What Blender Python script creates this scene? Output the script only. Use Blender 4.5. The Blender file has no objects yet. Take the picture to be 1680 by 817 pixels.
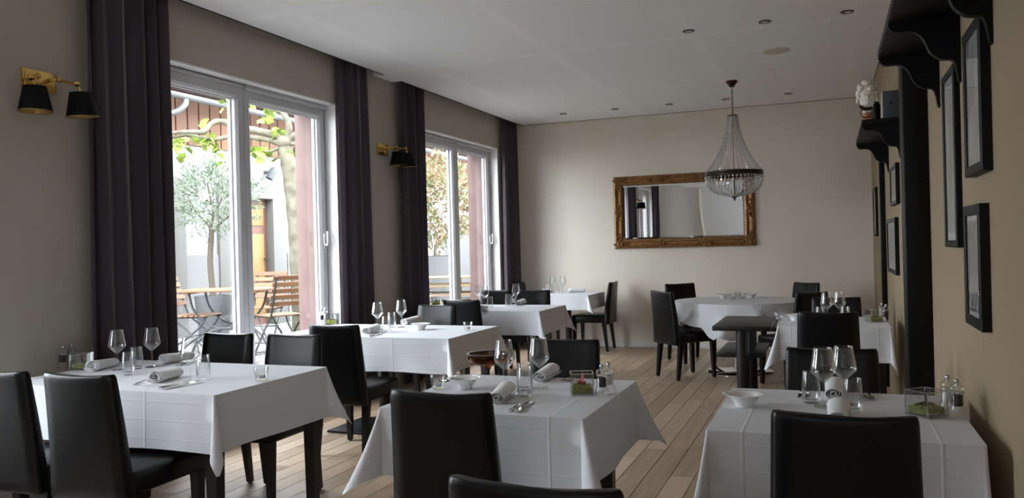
import bpy, bmesh, math, random
from mathutils import Vector, Matrix
random.seed(7)
R_ = math.radians
PI = math.pi
scene = bpy.context.scene
C = bpy.context.collection

# ------------------------------------------------------------------ camera
F, YAW, PITCH, ROLL, EYE = 1320.872, 0.3769, -0.0018, -0.0257, 1.38
_fw = Vector((-math.sin(YAW)*math.cos(PITCH), math.cos(YAW)*math.cos(PITCH), math.sin(PITCH)))
_r0 = Vector((math.cos(YAW), math.sin(YAW), 0)); _u0 = _r0.cross(_fw)
_r = _r0*math.cos(ROLL) + _u0*math.sin(ROLL); _u = -_r0*math.sin(ROLL) + _u0*math.cos(ROLL)
CAMPOS = Vector((0, 0, EYE))
cd = bpy.data.cameras.new('camera'); cd.sensor_width = 36; cd.lens = F*36/1680; cd.clip_start = 0.05; cd.clip_end = 200
cam = bpy.data.objects.new('camera', cd); C.objects.link(cam)
m3 = Matrix((_r, _u, -_fw)).transposed()
cam.matrix_world = Matrix.Translation(CAMPOS) @ m3.to_4x4()
scene.camera = cam
def ray(px, py): return _fw + _r*((px-840)/F) - _u*((py-408.5)/F)
def at(px, py, z):                       # point on the horizontal plane z seen at a pixel
    d = ray(px, py); t = (z-EYE)/d.z; return CAMPOS + d*t
def aty(px, py, y):                      # point on the vertical plane y
    d = ray(px, py); t = y/d.y; return CAMPOS + d*t
def atx(px, py, x):
    d = ray(px, py); t = x/d.x; return CAMPOS + d*t
def atd(px, py, dist): return CAMPOS + ray(px, py)*dist

# ------------------------------------------------------------------ world and light
world = bpy.data.worlds.new('overcast_sky'); scene.world = world; world.use_nodes = True
wn = world.node_tree; bg = wn.nodes['Background']
bg.inputs['Color'].default_value = (0.87, 0.935, 1.0, 1); bg.inputs['Strength'].default_value = 3.4
scene.view_settings.view_transform = 'Standard'; scene.view_settings.look = 'None'
scene.view_settings.exposure = 2.46; scene.view_settings.gamma = 1; scene.view_settings.use_curve_mapping = False
scene.cycles.max_bounces = 14; scene.cycles.diffuse_bounces = 8; scene.cycles.glossy_bounces = 6
scene.cycles.transparent_max_bounces = 24; scene.cycles.transmission_bounces = 8
scene.cycles.use_denoising = True; scene.cycles.sample_clamp_indirect = 12
WINY = [(3.96, 6.20), (7.80, 10.0), (1.30, 2.76)]      # window openings along the left wall
WZ0, WZ1 = 0.28, 2.72
for (a, b) in WINY:                                     # sky portals in the window openings
    ld = bpy.data.lights.new('window_portal', 'AREA'); ld.shape = 'RECTANGLE'; ld.size = WZ1-WZ0; ld.size_y = b-a
    ld.cycles.is_portal = True
    lo = bpy.data.objects.new('window_portal', ld); C.objects.link(lo)
    lo.location = (-4.56, (a+b)/2, (WZ0+WZ1)/2); lo.rotation_euler = (0, R_(-90), 0)

ld = bpy.data.lights.new('window_portal', 'AREA'); ld.shape = 'RECTANGLE'; ld.size = 2.22; ld.size_y = .8; ld.cycles.is_portal = True  # sky portal for the added side window
lo = bpy.data.objects.new('window_portal', ld); C.objects.link(lo); lo.location = (.75, -3.0, 1.61); lo.rotation_euler = (0, R_(90), 0)

# ------------------------------------------------------------------ materials
def new_mat(name):
    m = bpy.data.materials.new(name); m.use_nodes = True
    return m, m.node_tree, m.node_tree.nodes, m.node_tree.nodes['Principled BSDF']
def pbr(name, col, rough=.5, metal=0, spec=.5, bump=None, var=None, sheen=0, coat=0):
    """bump=(scale, strength[, stretch]); var=(scale, second colour, amount)"""
    m, t, n, b = new_mat(name)
    b.inputs['Base Color'].default_value = (*col, 1); b.inputs['Roughness'].default_value = rough
    b.inputs['Metallic'].default_value = metal; b.inputs['Specular IOR Level'].default_value = spec
    if sheen: b.inputs['Sheen Weight'].default_value = sheen; b.inputs['Sheen Roughness'].default_value = .4
    if coat: b.inputs['Coat Weight'].default_value = coat; b.inputs['Coat Roughness'].default_value = .15
    if bump or var:
        tc = n.new('ShaderNodeTexCoord')
    if var:
        nz = n.new('ShaderNodeTexNoise'); nz.inputs['Scale'].default_value = var[0]; nz.inputs['Detail'].default_value = 6
        t.links.new(tc.outputs['Object'], nz.inputs['Vector'])
        rp = n.new('ShaderNodeValToRGB'); rp.color_ramp.elements[0].position = .35; rp.color_ramp.elements[1].position = .68
        a = var[2]
        rp.color_ramp.elements[0].color = (*col, 1)
        rp.color_ramp.elements[1].color = (*[c*(1-a)+d*a for c, d in zip(col, var[1])], 1)
        t.links.new(nz.outputs['Fac'], rp.inputs['Fac']); t.links.new(rp.outputs['Color'], b.inputs['Base Color'])
    if bump:
        nz = n.new('ShaderNodeTexNoise'); nz.inputs['Scale'].default_value = bump[0]; nz.inputs['Detail'].default_value = 5
        if len(bump) > 2:
            mp = n.new('ShaderNodeMapping'); mp.inputs['Scale'].default_value = bump[2]
            t.links.new(tc.outputs['Object'], mp.inputs['Vector']); t.links.new(mp.outputs['Vector'], nz.inputs['Vector'])
        else: t.links.new(tc.outputs['Object'], nz.inputs['Vector'])
        bp = n.new('ShaderNodeBump'); bp.inputs['Strength'].default_value = bump[1]; bp.inputs['Distance'].default_value = .01
        t.links.new(nz.outputs['Fac'], bp.inputs['Height']); t.links.new(bp.outputs['Normal'], b.inputs['Normal'])
    return m
def clear_glass(name, tint=(1, 1, 1), gloss=.10, edge=.85, rough=.0, blend=.35):
    """thin clear glass: looks through face on, mirrors towards its edges"""
    m, t, n, b = new_mat(name); n.remove(b)
    out = n['Material Output']; tr = n.new('ShaderNodeBsdfTransparent'); tr.inputs['Color'].default_value = (*tint, 1)
    gl = n.new('ShaderNodeBsdfGlossy'); gl.inputs['Roughness'].default_value = rough
    lw = n.new('ShaderNodeLayerWeight'); lw.inputs['Blend'].default_value = .5; pw = n.new('ShaderNodeMath'); pw.operation = 'POWER'; pw.inputs[1].default_value = blend
    mr = n.new('ShaderNodeMapRange'); mr.inputs['To Min'].default_value = gloss; mr.inputs['To Max'].default_value = edge
    mx = n.new('ShaderNodeMixShader')
    t.links.new(lw.outputs['Facing'], pw.inputs[0]); t.links.new(pw.outputs[0], mr.inputs['Value']); t.links.new(mr.outputs['Result'], mx.inputs['Fac'])
    t.links.new(tr.outputs[0], mx.inputs[1]); t.links.new(gl.outputs[0], mx.inputs[2]); t.links.new(mx.outputs[0], out.inputs['Surface'])
    return m
def cloth_mat():
    m, t, n, b = new_mat('white_linen'); L = t.links.new
    b.inputs['Base Color'].default_value = (.69, .70, .73, 1); b.inputs['Roughness'].default_value = .75; b.inputs['Specular IOR Level'].default_value = .25
    tc = n.new('ShaderNodeTexCoord'); sp = n.new('ShaderNodeSeparateXYZ'); L(tc.outputs['Object'], sp.inputs[0])
    def crease(axis, period, off, w):
        a = n.new('ShaderNodeMath'); a.operation = 'MULTIPLY_ADD'; a.inputs[1].default_value = 1/period; a.inputs[2].default_value = off
        L(sp.outputs[axis], a.inputs[0])
        f = n.new('ShaderNodeMath'); f.operation = 'FRACT'; L(a.outputs[0], f.inputs[0])
        s = n.new('ShaderNodeMath'); s.operation = 'SUBTRACT'; s.inputs[1].default_value = .5; L(f.outputs[0], s.inputs[0])
        q = n.new('ShaderNodeMath'); q.operation = 'ABSOLUTE'; L(s.outputs[0], q.inputs[0])
        r = n.new('ShaderNodeMapRange'); r.interpolation_type = 'SMOOTHSTEP'; r.inputs['From Min'].default_value = 0; r.inputs['From Max'].default_value = w/period
        r.inputs['To Min'].default_value = .55 if axis == 2 else 1; r.inputs['To Max'].default_value = 0; L(q.outputs[0], r.inputs['Value']); return r.outputs['Result']
    cs = [crease(0, .58, .0, .008), crease(1, .56, .0, .008), crease(2, .085, .0, .006)]
    ad = n.new('ShaderNodeMath'); ad.operation = 'ADD'; L(cs[0], ad.inputs[0]); L(cs[1], ad.inputs[1])
    ad2 = n.new('ShaderNodeMath'); ad2.operation = 'ADD'; L(ad.outputs[0], ad2.inputs[0]); L(cs[2], ad2.inputs[1])
    nz = n.new('ShaderNodeTexNoise'); nz.inputs['Scale'].default_value = 7; nz.inputs['Detail'].default_value = 3; L(tc.outputs['Object'], nz.inputs['Vector'])
    ml = n.new('ShaderNodeMath'); ml.operation = 'MULTIPLY_ADD'; ml.inputs[1].default_value = 3.5; L(nz.outputs['Fac'], ml.inputs[0]); L(ad2.outputs[0], ml.inputs[2])
    bp = n.new('ShaderNodeBump'); bp.inputs['Strength'].default_value = .30; bp.inputs['Distance'].default_value = .003
    L(ml.outputs[0], bp.inputs['Height']); L(bp.outputs['Normal'], b.inputs['Normal'])
    return m
def plank_mat(name, cols, rough, axis=(9, .9, 9), bump=.12):
    m, t, n, b = new_mat(name); L = t.links.new
    oi = n.new('ShaderNodeObjectInfo'); tc = n.new('ShaderNodeTexCoord'); mp = n.new('ShaderNodeMapping'); mp.inputs['Scale'].default_value = axis
    ad = n.new('ShaderNodeVectorMath'); ad.operation = 'ADD'; cm = n.new('ShaderNodeVectorMath'); cm.operation = 'SCALE'; cm.inputs['Scale'].default_value = 40
    L(oi.outputs['Random'], cm.inputs[0]); L(tc.outputs['Object'], ad.inputs[0]); L(cm.outputs[0], ad.inputs[1]); L(ad.outputs[0], mp.inputs['Vector'])
    nz = n.new('ShaderNodeTexNoise'); nz.inputs['Scale'].default_value = 1.6; nz.inputs['Detail'].default_value = 8; nz.inputs['Distortion'].default_value = 1.2; L(mp.outputs[0], nz.inputs['Vector'])
    mx = n.new('ShaderNodeMath'); mx.operation = 'MULTIPLY_ADD'; mx.inputs[1].default_value = .55; L(nz.outputs['Fac'], mx.inputs[0])
    rr = n.new('ShaderNodeMath'); rr.operation = 'MULTIPLY'; rr.inputs[1].default_value = .5; L(oi.outputs['Random'], rr.inputs[0]); L(rr.outputs[0], mx.inputs[2])
    rp = n.new('ShaderNodeValToRGB'); e = rp.color_ramp.elements; e[0].position = .2; e[1].position = .85
    e[0].color = (*cols[0], 1); e[1].color = (*cols[2], 1); k = e.new(.5); k.color = (*cols[1], 1)
    L(mx.outputs[0], rp.inputs['Fac']); L(rp.outputs['Color'], b.inputs['Base Color']); b.inputs['Roughness'].default_value = rough
    bp = n.new('ShaderNodeBump'); bp.inputs['Strength'].default_value = bump; bp.inputs['Distance'].default_value = .004; L(nz.outputs['Fac'], bp.inputs['Height']); L(bp.outputs['Normal'], b.inputs['Normal'])
    return m
def art_mat(name, scale, lo=.05, hi=.6, tint=(1, .98, .95)):
    m, t, n, b = new_mat(name); L = t.links.new
    tc = n.new('ShaderNodeTexCoord'); mp = n.new('ShaderNodeMapping'); mp.inputs['Scale'].default_value = (1, scale, scale*.35)
    nz = n.new('ShaderNodeTexNoise'); nz.inputs['Scale'].default_value = 2.2; nz.inputs['Detail'].default_value = 5; nz.inputs['Distortion'].default_value = 1.5
    L(tc.outputs['Object'], mp.inputs[0]); L(mp.outputs[0], nz.inputs['Vector'])
    rp = n.new('ShaderNodeValToRGB'); e = rp.color_ramp.elements; e[0].position = .45; e[1].position = .56
    e[0].color = (lo*tint[0], lo*tint[1], lo*tint[2], 1); e[1].color = (hi*tint[0], hi*tint[1], hi*tint[2], 1)
    L(nz.outputs['Fac'], rp.inputs['Fac']); L(rp.outputs['Color'], b.inputs['Base Color']); b.inputs['Roughness'].default_value = .35
    return m
def ceiling_mat():
    m, t, n, b = new_mat('ceiling_paint'); L = t.links.new
    tc = n.new('ShaderNodeTexCoord'); sp = n.new('ShaderNodeSeparateXYZ'); L(tc.outputs['Object'], sp.inputs[0])
    def band(axis, period, off, w):
        a = n.new('ShaderNodeMath'); a.operation = 'MULTIPLY_ADD'; a.inputs[1].default_value = 1/period; a.inputs[2].default_value = off; L(sp.outputs[axis], a.inputs[0])
        f = n.new('ShaderNodeMath'); f.operation = 'FRACT'; L(a.outputs[0], f.inputs[0])
        s = n.new('ShaderNodeMath'); s.operation = 'SUBTRACT'; s.inputs[1].default_value = .5; L(f.outputs[0], s.inputs[0])
        q = n.new('ShaderNodeMath'); q.operation = 'ABSOLUTE'; L(s.outputs[0], q.inputs[0])
        r = n.new('ShaderNodeMapRange'); r.interpolation_type = 'SMOOTHSTEP'; r.inputs['From Max'].default_value = w/period; r.inputs['To Min'].default_value = 1; r.inputs['To Max'].default_value = 0
        L(q.outputs[0], r.inputs['Value']); return r.outputs['Result']
    mxm = n.new('ShaderNodeMath'); mxm.operation = 'MAXIMUM'; L(band(0, 1.25, .32, .09), mxm.inputs[0]); L(band(1, 2.0, .1, .07), mxm.inputs[1])
    mx = n.new('ShaderNodeMix'); mx.data_type = 'RGBA'; mx.inputs['A'].default_value = (.88, .88, .88, 1); mx.inputs['B'].default_value = (.92, .92, .92, 1)
    L(mxm.outputs[0], mx.inputs['Factor']); L(mx.outputs['Result'], b.inputs['Base Color']); b.inputs['Roughness'].default_value = .85
    nz = n.new('ShaderNodeTexNoise'); nz.inputs['Scale'].default_value = 140; L(tc.outputs['Object'], nz.inputs['Vector'])
    bp = n.new('ShaderNodeBump'); bp.inputs['Strength'].default_value = .15; bp.inputs['Distance'].default_value = .004; L(nz.outputs['Fac'], bp.inputs['Height']); L(bp.outputs['Normal'], b.inputs['Normal'])
    return m
M = {}
M['plaster_far'] = pbr('trowelled_plaster', (.73, .66, .56), .7, var=(1.3, (.79, .74, .66), .7), bump=(6, .12))
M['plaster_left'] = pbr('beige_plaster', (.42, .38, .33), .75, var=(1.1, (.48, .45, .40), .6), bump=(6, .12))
M['plaster_right'] = pbr('ochre_plaster', (.30, .225, .142), .8, var=(1.2, (.335, .255, .165), .6), bump=(60, .12))
M['plaster_back'] = pbr('grey_plaster', (.82, .83, .85), .8, var=(1.2, (.86, .86, .86), .5))
M['ceiling'] = ceiling_mat()
M['dark_strip'] = pbr('dark_strip', (.02, .02, .02), .9)
M['sub_floor'] = pbr('sub_floor', (.05, .035, .025), .9)
M['oak'] = plank_mat('oak_plank', ((.23, .155, .098), (.37, .265, .18), (.50, .375, .265)), .36)
M['frame_white'] = pbr('window_white', (.52, .52, .54), .35)
M['reveal_white'] = pbr('reveal_white', (.74, .73, .71), .7)
M['steel'] = pbr('steel', (.62, .62, .63), .25, metal=1)
M['sandstone'] = pbr('red_sandstone', (.115, .066, .058), .8, var=(5, (.15, .095, .082), .6), bump=(50, .2))
M['pane'] = clear_glass('window_pane', (.97, .98, .98), .03, .7, 0, 4)
M['glass'] = clear_glass('drinking_glass', (.985, .99, .99), .04, .95, .0, 1.9)
M['crystal'] = clear_glass('crystal', (.97, .97, .97), .42, .95, .12, 1.0)
M['glass_edge'] = clear_glass('polished_glass_edge', (.95, .97, .97), .5, .8, .1, 1.0)
M['curtain'] = pbr('aubergine_velvet', (.058, .047, .060), .8, spec=.2, sheen=.45, bump=(220, .15))
M['leather'] = pbr('black_leather', (.0020, .0021, .0024), .34, spec=.30, bump=(90, .08))
M['black_wood'] = pbr('black_wood', (.003, .0028, .0028), .35, spec=.35)
M['dark_wood'] = pbr('dark_stained_wood', (.010, .008, .0065), .36, spec=.4, bump=(20, .1, (12, 1, 12)))
M['black_paint'] = pbr('black_paint', (.0018, .0018, .0018), .5, spec=.22)
M['rubber'] = pbr('rubber', (.01, .01, .01), .8)
M['linen'] = cloth_mat()
M['napkin'] = pbr('napkin_linen', (.78, .78, .79), .8, spec=.2, bump=(160, .15))
M['porcelain'] = pbr('porcelain', (.82, .82, .81), .12, coat=.4)
M['cutlery'] = pbr('cutlery_steel', (.70, .69, .67), .16, metal=1)
M['brass'] = pbr('brass', (.72, .47, .16), .25, metal=1)
M['shade_black'] = pbr('shade_black', (.003, .003, .004), .7, spec=.2)
M['shade_gold'] = pbr('shade_gold', (.42, .28, .10), .4, metal=.8)
M['bulb'] = pbr('bulb_glass', (.85, .83, .78), .1)
M['bronze'] = pbr('dark_bronze', (.055, .040, .030), .35, metal=.9)
M['gilt'] = pbr('gilt_wood', (.30, .145, .045), .34, metal=.45, var=(30, (.14, .06, .02), .8), bump=(60, .3))
M['mirror'] = pbr('mirror_glass', (.88, .89, .90), .0, metal=1)
M['art1'] = art_mat('print_grey', 7); M['art2'] = art_mat('print_photo', 9, .03, .5); M['art3'] = art_mat('print_light', 4, .35, .62)
M['mat_white'] = pbr('passepartout', (.72, .71, .69), .8)
M['moss'] = pbr('moss', (.17, .20, .03), .95, bump=(120, 1.0), var=(60, (.34, .36, .08), .9))
M['red_petal'] = pbr('red_petal', (.42, .02, .05), .5)
M['twig'] = pbr('twig', (.06, .03, .02), .8)
M['pepper'] = pbr('peppercorns', (.035, .022, .016), .8, bump=(300, .8))
M['salt'] = pbr('salt', (.75, .75, .74), .8)
M['wax'] = pbr('candle_wax', (.62, .60, .56), .5)
M['alu'] = pbr('tealight_tin', (.5, .5, .5), .35, metal=1)
M['amber'] = clear_glass('amber_glass', (.55, .28, .09), .08, .8, .03, 2.5)
M['chrome'] = pbr('chrome', (.8, .8, .8), .06, metal=1)
M['marble_white'] = pbr('bust_plaster', (.74, .70, .62), .6, bump=(40, .2))
M['terracotta'] = pbr('terracotta', (.42, .17, .07), .7)
M['slate_book'] = pbr('slate_book', (.045, .055, .07), .5)
M['paper'] = pbr('paper', (.6, .57, .5), .8)
# outdoors
M['render_white'] = pbr('white_render', (.235, .232, .236), .9, bump=(60, .15))
M['plinth_grey'] = pbr('plinth_render', (.165, .163, .160), .9, bump=(60, .2))
M['stone_grey'] = pbr('door_stone', (.125, .121, .113), .85, bump=(30, .2))
M['clad'] = plank_mat('brown_cladding', ((0.083, 0.030, 0.012), (0.105, 0.041, 0.017), (0.127, 0.052, 0.022)), .7, (8, 8, .8))
M['batten'] = pbr('dark_batten', (0.041, 0.019, 0.014), .8)
M['door_brown'] = pbr('door_brown', (.115, .048, .03), .6)
M['door_yellow'] = pbr('door_yellow', (.20, .115, .034), .6)
M['zinc'] = pbr('zinc', (0.149, 0.154, 0.160), .5, metal=.5)
M['roof'] = pbr('roof_tile', (0.047, 0.030, 0.028), .85, bump=(14, .8))
M['cobble'] = pbr('cobble_stone', (.205, .195, .185), .8, var=(20, (.125, .118, .11), .8), bump=(40, .4))
M['sand_joint'] = pbr('sand_joint', (.12, .115, .105), .95)
M['plane_bark'] = pbr('plane_bark', (0.165, 0.154, 0.110), .9, var=(9, (0.088, 0.072, 0.050), .95), bump=(18, .8))
M['olive_bark'] = pbr('olive_bark', (0.088, 0.072, 0.055), .9, bump=(40, .9))
M['leaf_lime'] = pbr('leaf_lime', (0.143, 0.220, 0.019), .6, var=(9, (0.198, 0.242, 0.044), .8))
M['leaf_olive'] = pbr('leaf_olive', (.10, .135, .075), .6, var=(7, (.19, .225, .165), .9))
M['leaf_red'] = pbr('leaf_photinia', (.085, .125, .04), .6, var=(5, (.27, .135, .085), .9))
M['pot_grey'] = pbr('pot_grey', (0.072, 0.074, 0.077), .7)
M['soil'] = pbr('soil', (0.033, 0.025, 0.017), .95)
M['slat_wood'] = plank_mat('acacia_slat', ((0.132, 0.055, 0.022), (0.176, 0.083, 0.036), (0.220, 0.110, 0.050)), .55, (.9, 9, 9))
M['iron'] = pbr('black_iron', (.012, .012, .013), .5)
M['pallet'] = plank_mat('pallet_wood', ((0.121, 0.077, 0.041), (0.165, 0.110, 0.061), (0.209, 0.149, 0.088)), .85, (1, 9, 9))
M['far_render'] = pbr('far_render', (0.198, 0.171, 0.138), .9)
M['dark_pane'] = pbr('dark_pane', (.03, .035, .04), .1)

# ------------------------------------------------------------------ mesh helpers
def finish(bm, name, mat, parent=None, smooth=40, loc=None):
    bmesh.ops.recalc_face_normals(bm, faces=bm.faces[:])
    me = bpy.data.meshes.new(name); bm.to_mesh(me); bm.free()
    return link(me, name, mat, parent, smooth, loc)
def link(me, name, mat, parent=None, smooth=40, loc=None):
    if mat and not me.materials: me.materials.append(M[mat] if isinstance(mat, str) else mat)
    if smooth:
        me.polygons.foreach_set('use_smooth', [True]*len(me.polygons)); me.set_sharp_from_angle(angle=R_(smooth))
    o = bpy.data.objects.new(name, me); C.objects.link(o)
    if parent: o.parent = parent
    if loc is not None: o.location = loc
    return o
def tag(o, label, cat, group=None):
    o['label'] = label; o['category'] = cat
    if group: o['group'] = group
    return o
def thing(name, label, cat, loc=(0, 0, 0), rz=0, group=None):
    o = bpy.data.objects.new(name, None); C.objects.link(o); o.location = loc; o.rotation_euler = (0, 0, rz); o.empty_display_size = .1
    return tag(o, label, cat, group)
def struct(o, label=None):
    o['kind'] = 'structure'
    if label: o['label'] = label
    return o
def copy_tree(o, parent=None):
    c = o.copy(); C.objects.link(c); c.parent = parent
    for ch in o.children: copy_tree(ch, c)
    return c
def place(proto, used, loc, rz, label, group=None):
    o = proto if not used[0] else copy_tree(proto)
    used[0] = True; o.location = loc; o.rotation_euler = (0, 0, rz); o['label'] = label
    if group: o['group'] = group
    elif 'group' in o: del o['group']
    return o
def BM(): return bmesh.new()
def box(bm, x0, x1, y0, y1, z0, z1, bev=0, seg=2, mtx=None):
    r = bmesh.ops.create_cube(bm, size=1); vs = r['verts']
    for v in vs: v.co = Vector((x0+(v.co.x+.5)*(x1-x0), y0+(v.co.y+.5)*(y1-y0), z0+(v.co.z+.5)*(z1-z0)))
    if bev:
        es = list({e for v in vs for e in v.link_edges})
        g = bmesh.ops.bevel(bm, geom=es, offset=bev, segments=seg, profile=.5, affect='EDGES'); vs = list({v for f in g['faces'] for v in f.verts} | {v for v in vs if v.is_valid})
    if mtx: bmesh.ops.transform(bm, matrix=mtx, verts=[v for v in vs if v.is_valid])
    return vs
def loft(bm, rings, cap0=True, cap1=True, close=True):
    rv = [[bm.verts.new(p) for p in r] for r in rings]
    n = len(rv[0])
    for a, b in zip(rv, rv[1:]):
        for i in range(n if close else n-1):
            j = (i+1) % n; bm.faces.new((a[i], a[j], b[j], b[i]))
    if cap0: bm.faces.new(rv[0][::-1])
    if cap1: bm.faces.new(rv[-1])
    return rv
def lathe(bm, prof, n=20, c=(0, 0), cap0=False, cap1=False, mtx=None):
    rings = []
    for r, z in prof:
        ring = [Vector((c[0]+r*math.cos(2*PI*k/n), c[1]+r*math.sin(2*PI*k/n), z)) for k in range(n)]
        if mtx: ring = [mtx @ p for p in ring]
        rings.append(ring)
    return loft(bm, rings, cap0, cap1)
def tube(bm, pts, rad, n=8, cap=True):
    pts = [Vector(p) for p in pts]; rs = rad if isinstance(rad, (list, tuple)) else [rad]*len(pts)
    rings = []; prev = None
    for i, p in enumerate(pts):
        t = (pts[min(i+1, len(pts)-1)]-pts[max(i-1, 0)]).normalized()
        if prev is None: a = t.cross(Vector((0, 0, 1))); a = a if a.length > .05 else t.cross(Vector((1, 0, 0)))
        else: a = prev - t*prev.dot(t)
        a.normalize(); b = t.cross(a); prev = a
        rings.append([p + (a*math.cos(2*PI*k/n)+b*math.sin(2*PI*k/n))*rs[i] for k in range(n)])
    loft(bm, rings, cap, cap)
def ball(bm, c, r, sub=1, sc=(1, 1, 1)):
    g = bmesh.ops.create_icosphere(bm, subdivisions=sub, radius=r)
    for v in g['verts']: v.co = Vector((v.co.x*sc[0]+c[0], v.co.y*sc[1]+c[1], v.co.z*sc[2]+c[2]))
def bez(p, n):                               # smooth curve through points
    p = [Vector(q) for q in p]; out = []
    q = [p[0]*2-p[1]] + p + [p[-1]*2-p[-2]]
    for i in range(1, len(q)-2):
        for k in range(n):
            t = k/n; a, b, c, d = q[i-1], q[i], q[i+1], q[i+2]
            out.append(.5*((2*b)+(c-a)*t+(2*a-5*b+4*c-d)*t*t+(3*b-a-3*c+d)*t**3))
    out.append(p[-1]); return out
def boxobj(name, mat, parent, *a, bev=0, seg=2, mtx=None, smooth=40):
    bm = BM(); box(bm, *a, bev=bev, seg=seg, mtx=mtx); return finish(bm, name, mat, parent, smooth)

# ------------------------------------------------------------------ room shell
XL, XR, YF, YB, H = -4.13, 0.48, 10.67, -4.0, 3.10
XO = -4.54
bm = BM()
ys = sorted(WINY); y = YB-.2
for (a, b) in ys:
    box(bm, XO, XL, y, a, -.1, H+.3); box(bm, XO, XL, a, b, WZ1, H+.3); box(bm, XO, XL, a, b, -.1, WZ0); y = b
box(bm, XO, XL, y, YF+.2, -.1, H+.3)
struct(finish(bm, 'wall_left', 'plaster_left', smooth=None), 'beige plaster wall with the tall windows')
struct(boxobj('wall_far', 'plaster_far', None, XO, XR+.2, YF, YF+.2, -.1, H+.3, smooth=None), 'pale trowelled plaster wall with the gilt mirror')
RW0, RW1 = -3.4, -2.6                     # added, unseen side window behind the viewer to brighten the rear
bm = BM(); box(bm, XR, XR+.2, YB, RW0, -.1, H+.3); box(bm, XR, XR+.2, RW1, YF, -.1, H+.3); box(bm, XR, XR+.2, RW0, RW1, 2.72, H+.3); box(bm, XR, XR+.2, RW0, RW1, -.1, .5)
struct(finish(bm, 'wall_right', 'plaster_right', smooth=None), 'ochre plaster wall hung with framed pictures')
struct(boxobj('wall_back', 'plaster_back', None, XO, XR+.2, YB-.2, YB, -.1, H+.3, smooth=None), 'grey plaster wall seen in the mirror')
bm = BM(); tube(bm, [(-3.75+.9*(1-math.cos(t*1.35)), YB+.02, 3.05-2.9*math.sin(t*1.35)/math.sin(1.35)) for t in [k/16 for k in range(17)]], .05, 8)
struct(finish(bm, 'trim_1', 'plaster_far'), 'curved plaster rib on the grey wall')
# ceiling with curtain pockets along the windows
POCK = [(0.7, 3.02), (3.36, 6.86), (7.22, YF)]
PX = -4.02
bm = BM(); box(bm, PX, XR, YB, YF, H, H+.06)
y = YB
for (a, b) in POCK:
    if a > y: box(bm, XL, PX, y, a, H, H+.06)
    y = b
box(bm, XL-.01, XR, YB, YF, H+.22, H+.3)
struct(finish(bm, 'ceiling', 'ceiling', smooth=None), 'smooth white plaster ceiling with curtain slots')
bm = BM()  # solid dark strips stand in for the shadow line at the ceiling edge
for (a, b) in POCK: box(bm, PX-.004, PX+.004, a, b, H-.006, H+.02)
box(bm, PX, XR, YF-.006, YF, H-.004, H+.01); box(bm, XR-.006, XR, YB, YF, H-.005, H+.01)
struct(finish(bm, 'trim_2', 'dark_strip', smooth=None), 'dark strip painted as the shadow line around the ceiling edge')
struct(boxobj('baseboard_far', 'reveal_white', None, XL, XR, YF-.014, YF, 0, .055, bev=.003), 'low pale skirting along the mirror wall')
# oak floor, plank by plank
fl = struct(boxobj('floor', 'sub_floor', None, XL, XR, YB, YF, -.1, -.012, smooth=None), 'oiled oak plank floor')
PW = (XR-XL)/33; cache = {}
for i in range(33):
    x0 = XL+i*PW; y = YB - random.uniform(0, 1.9)
    while y < YF:
        ln = random.choice((1.5, 1.8, 2.1, 2.1)); a, b = max(y, YB), min(y+ln, YF); y += ln
        if b-a < .05: continue
        k = round(b-a, 2)
        if k not in cache:
            bm = BM(); box(bm, .0012, PW-.0012, .0015, k-.0015, -.012, 0, bev=.0018, seg=1)
            o = finish(bm, 'plank', 'oak', fl, None, (x0, a, 0)); cache[k] = o.data
        else: link(cache[k], 'plank', None, fl, None, (x0, a, 0))

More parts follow.
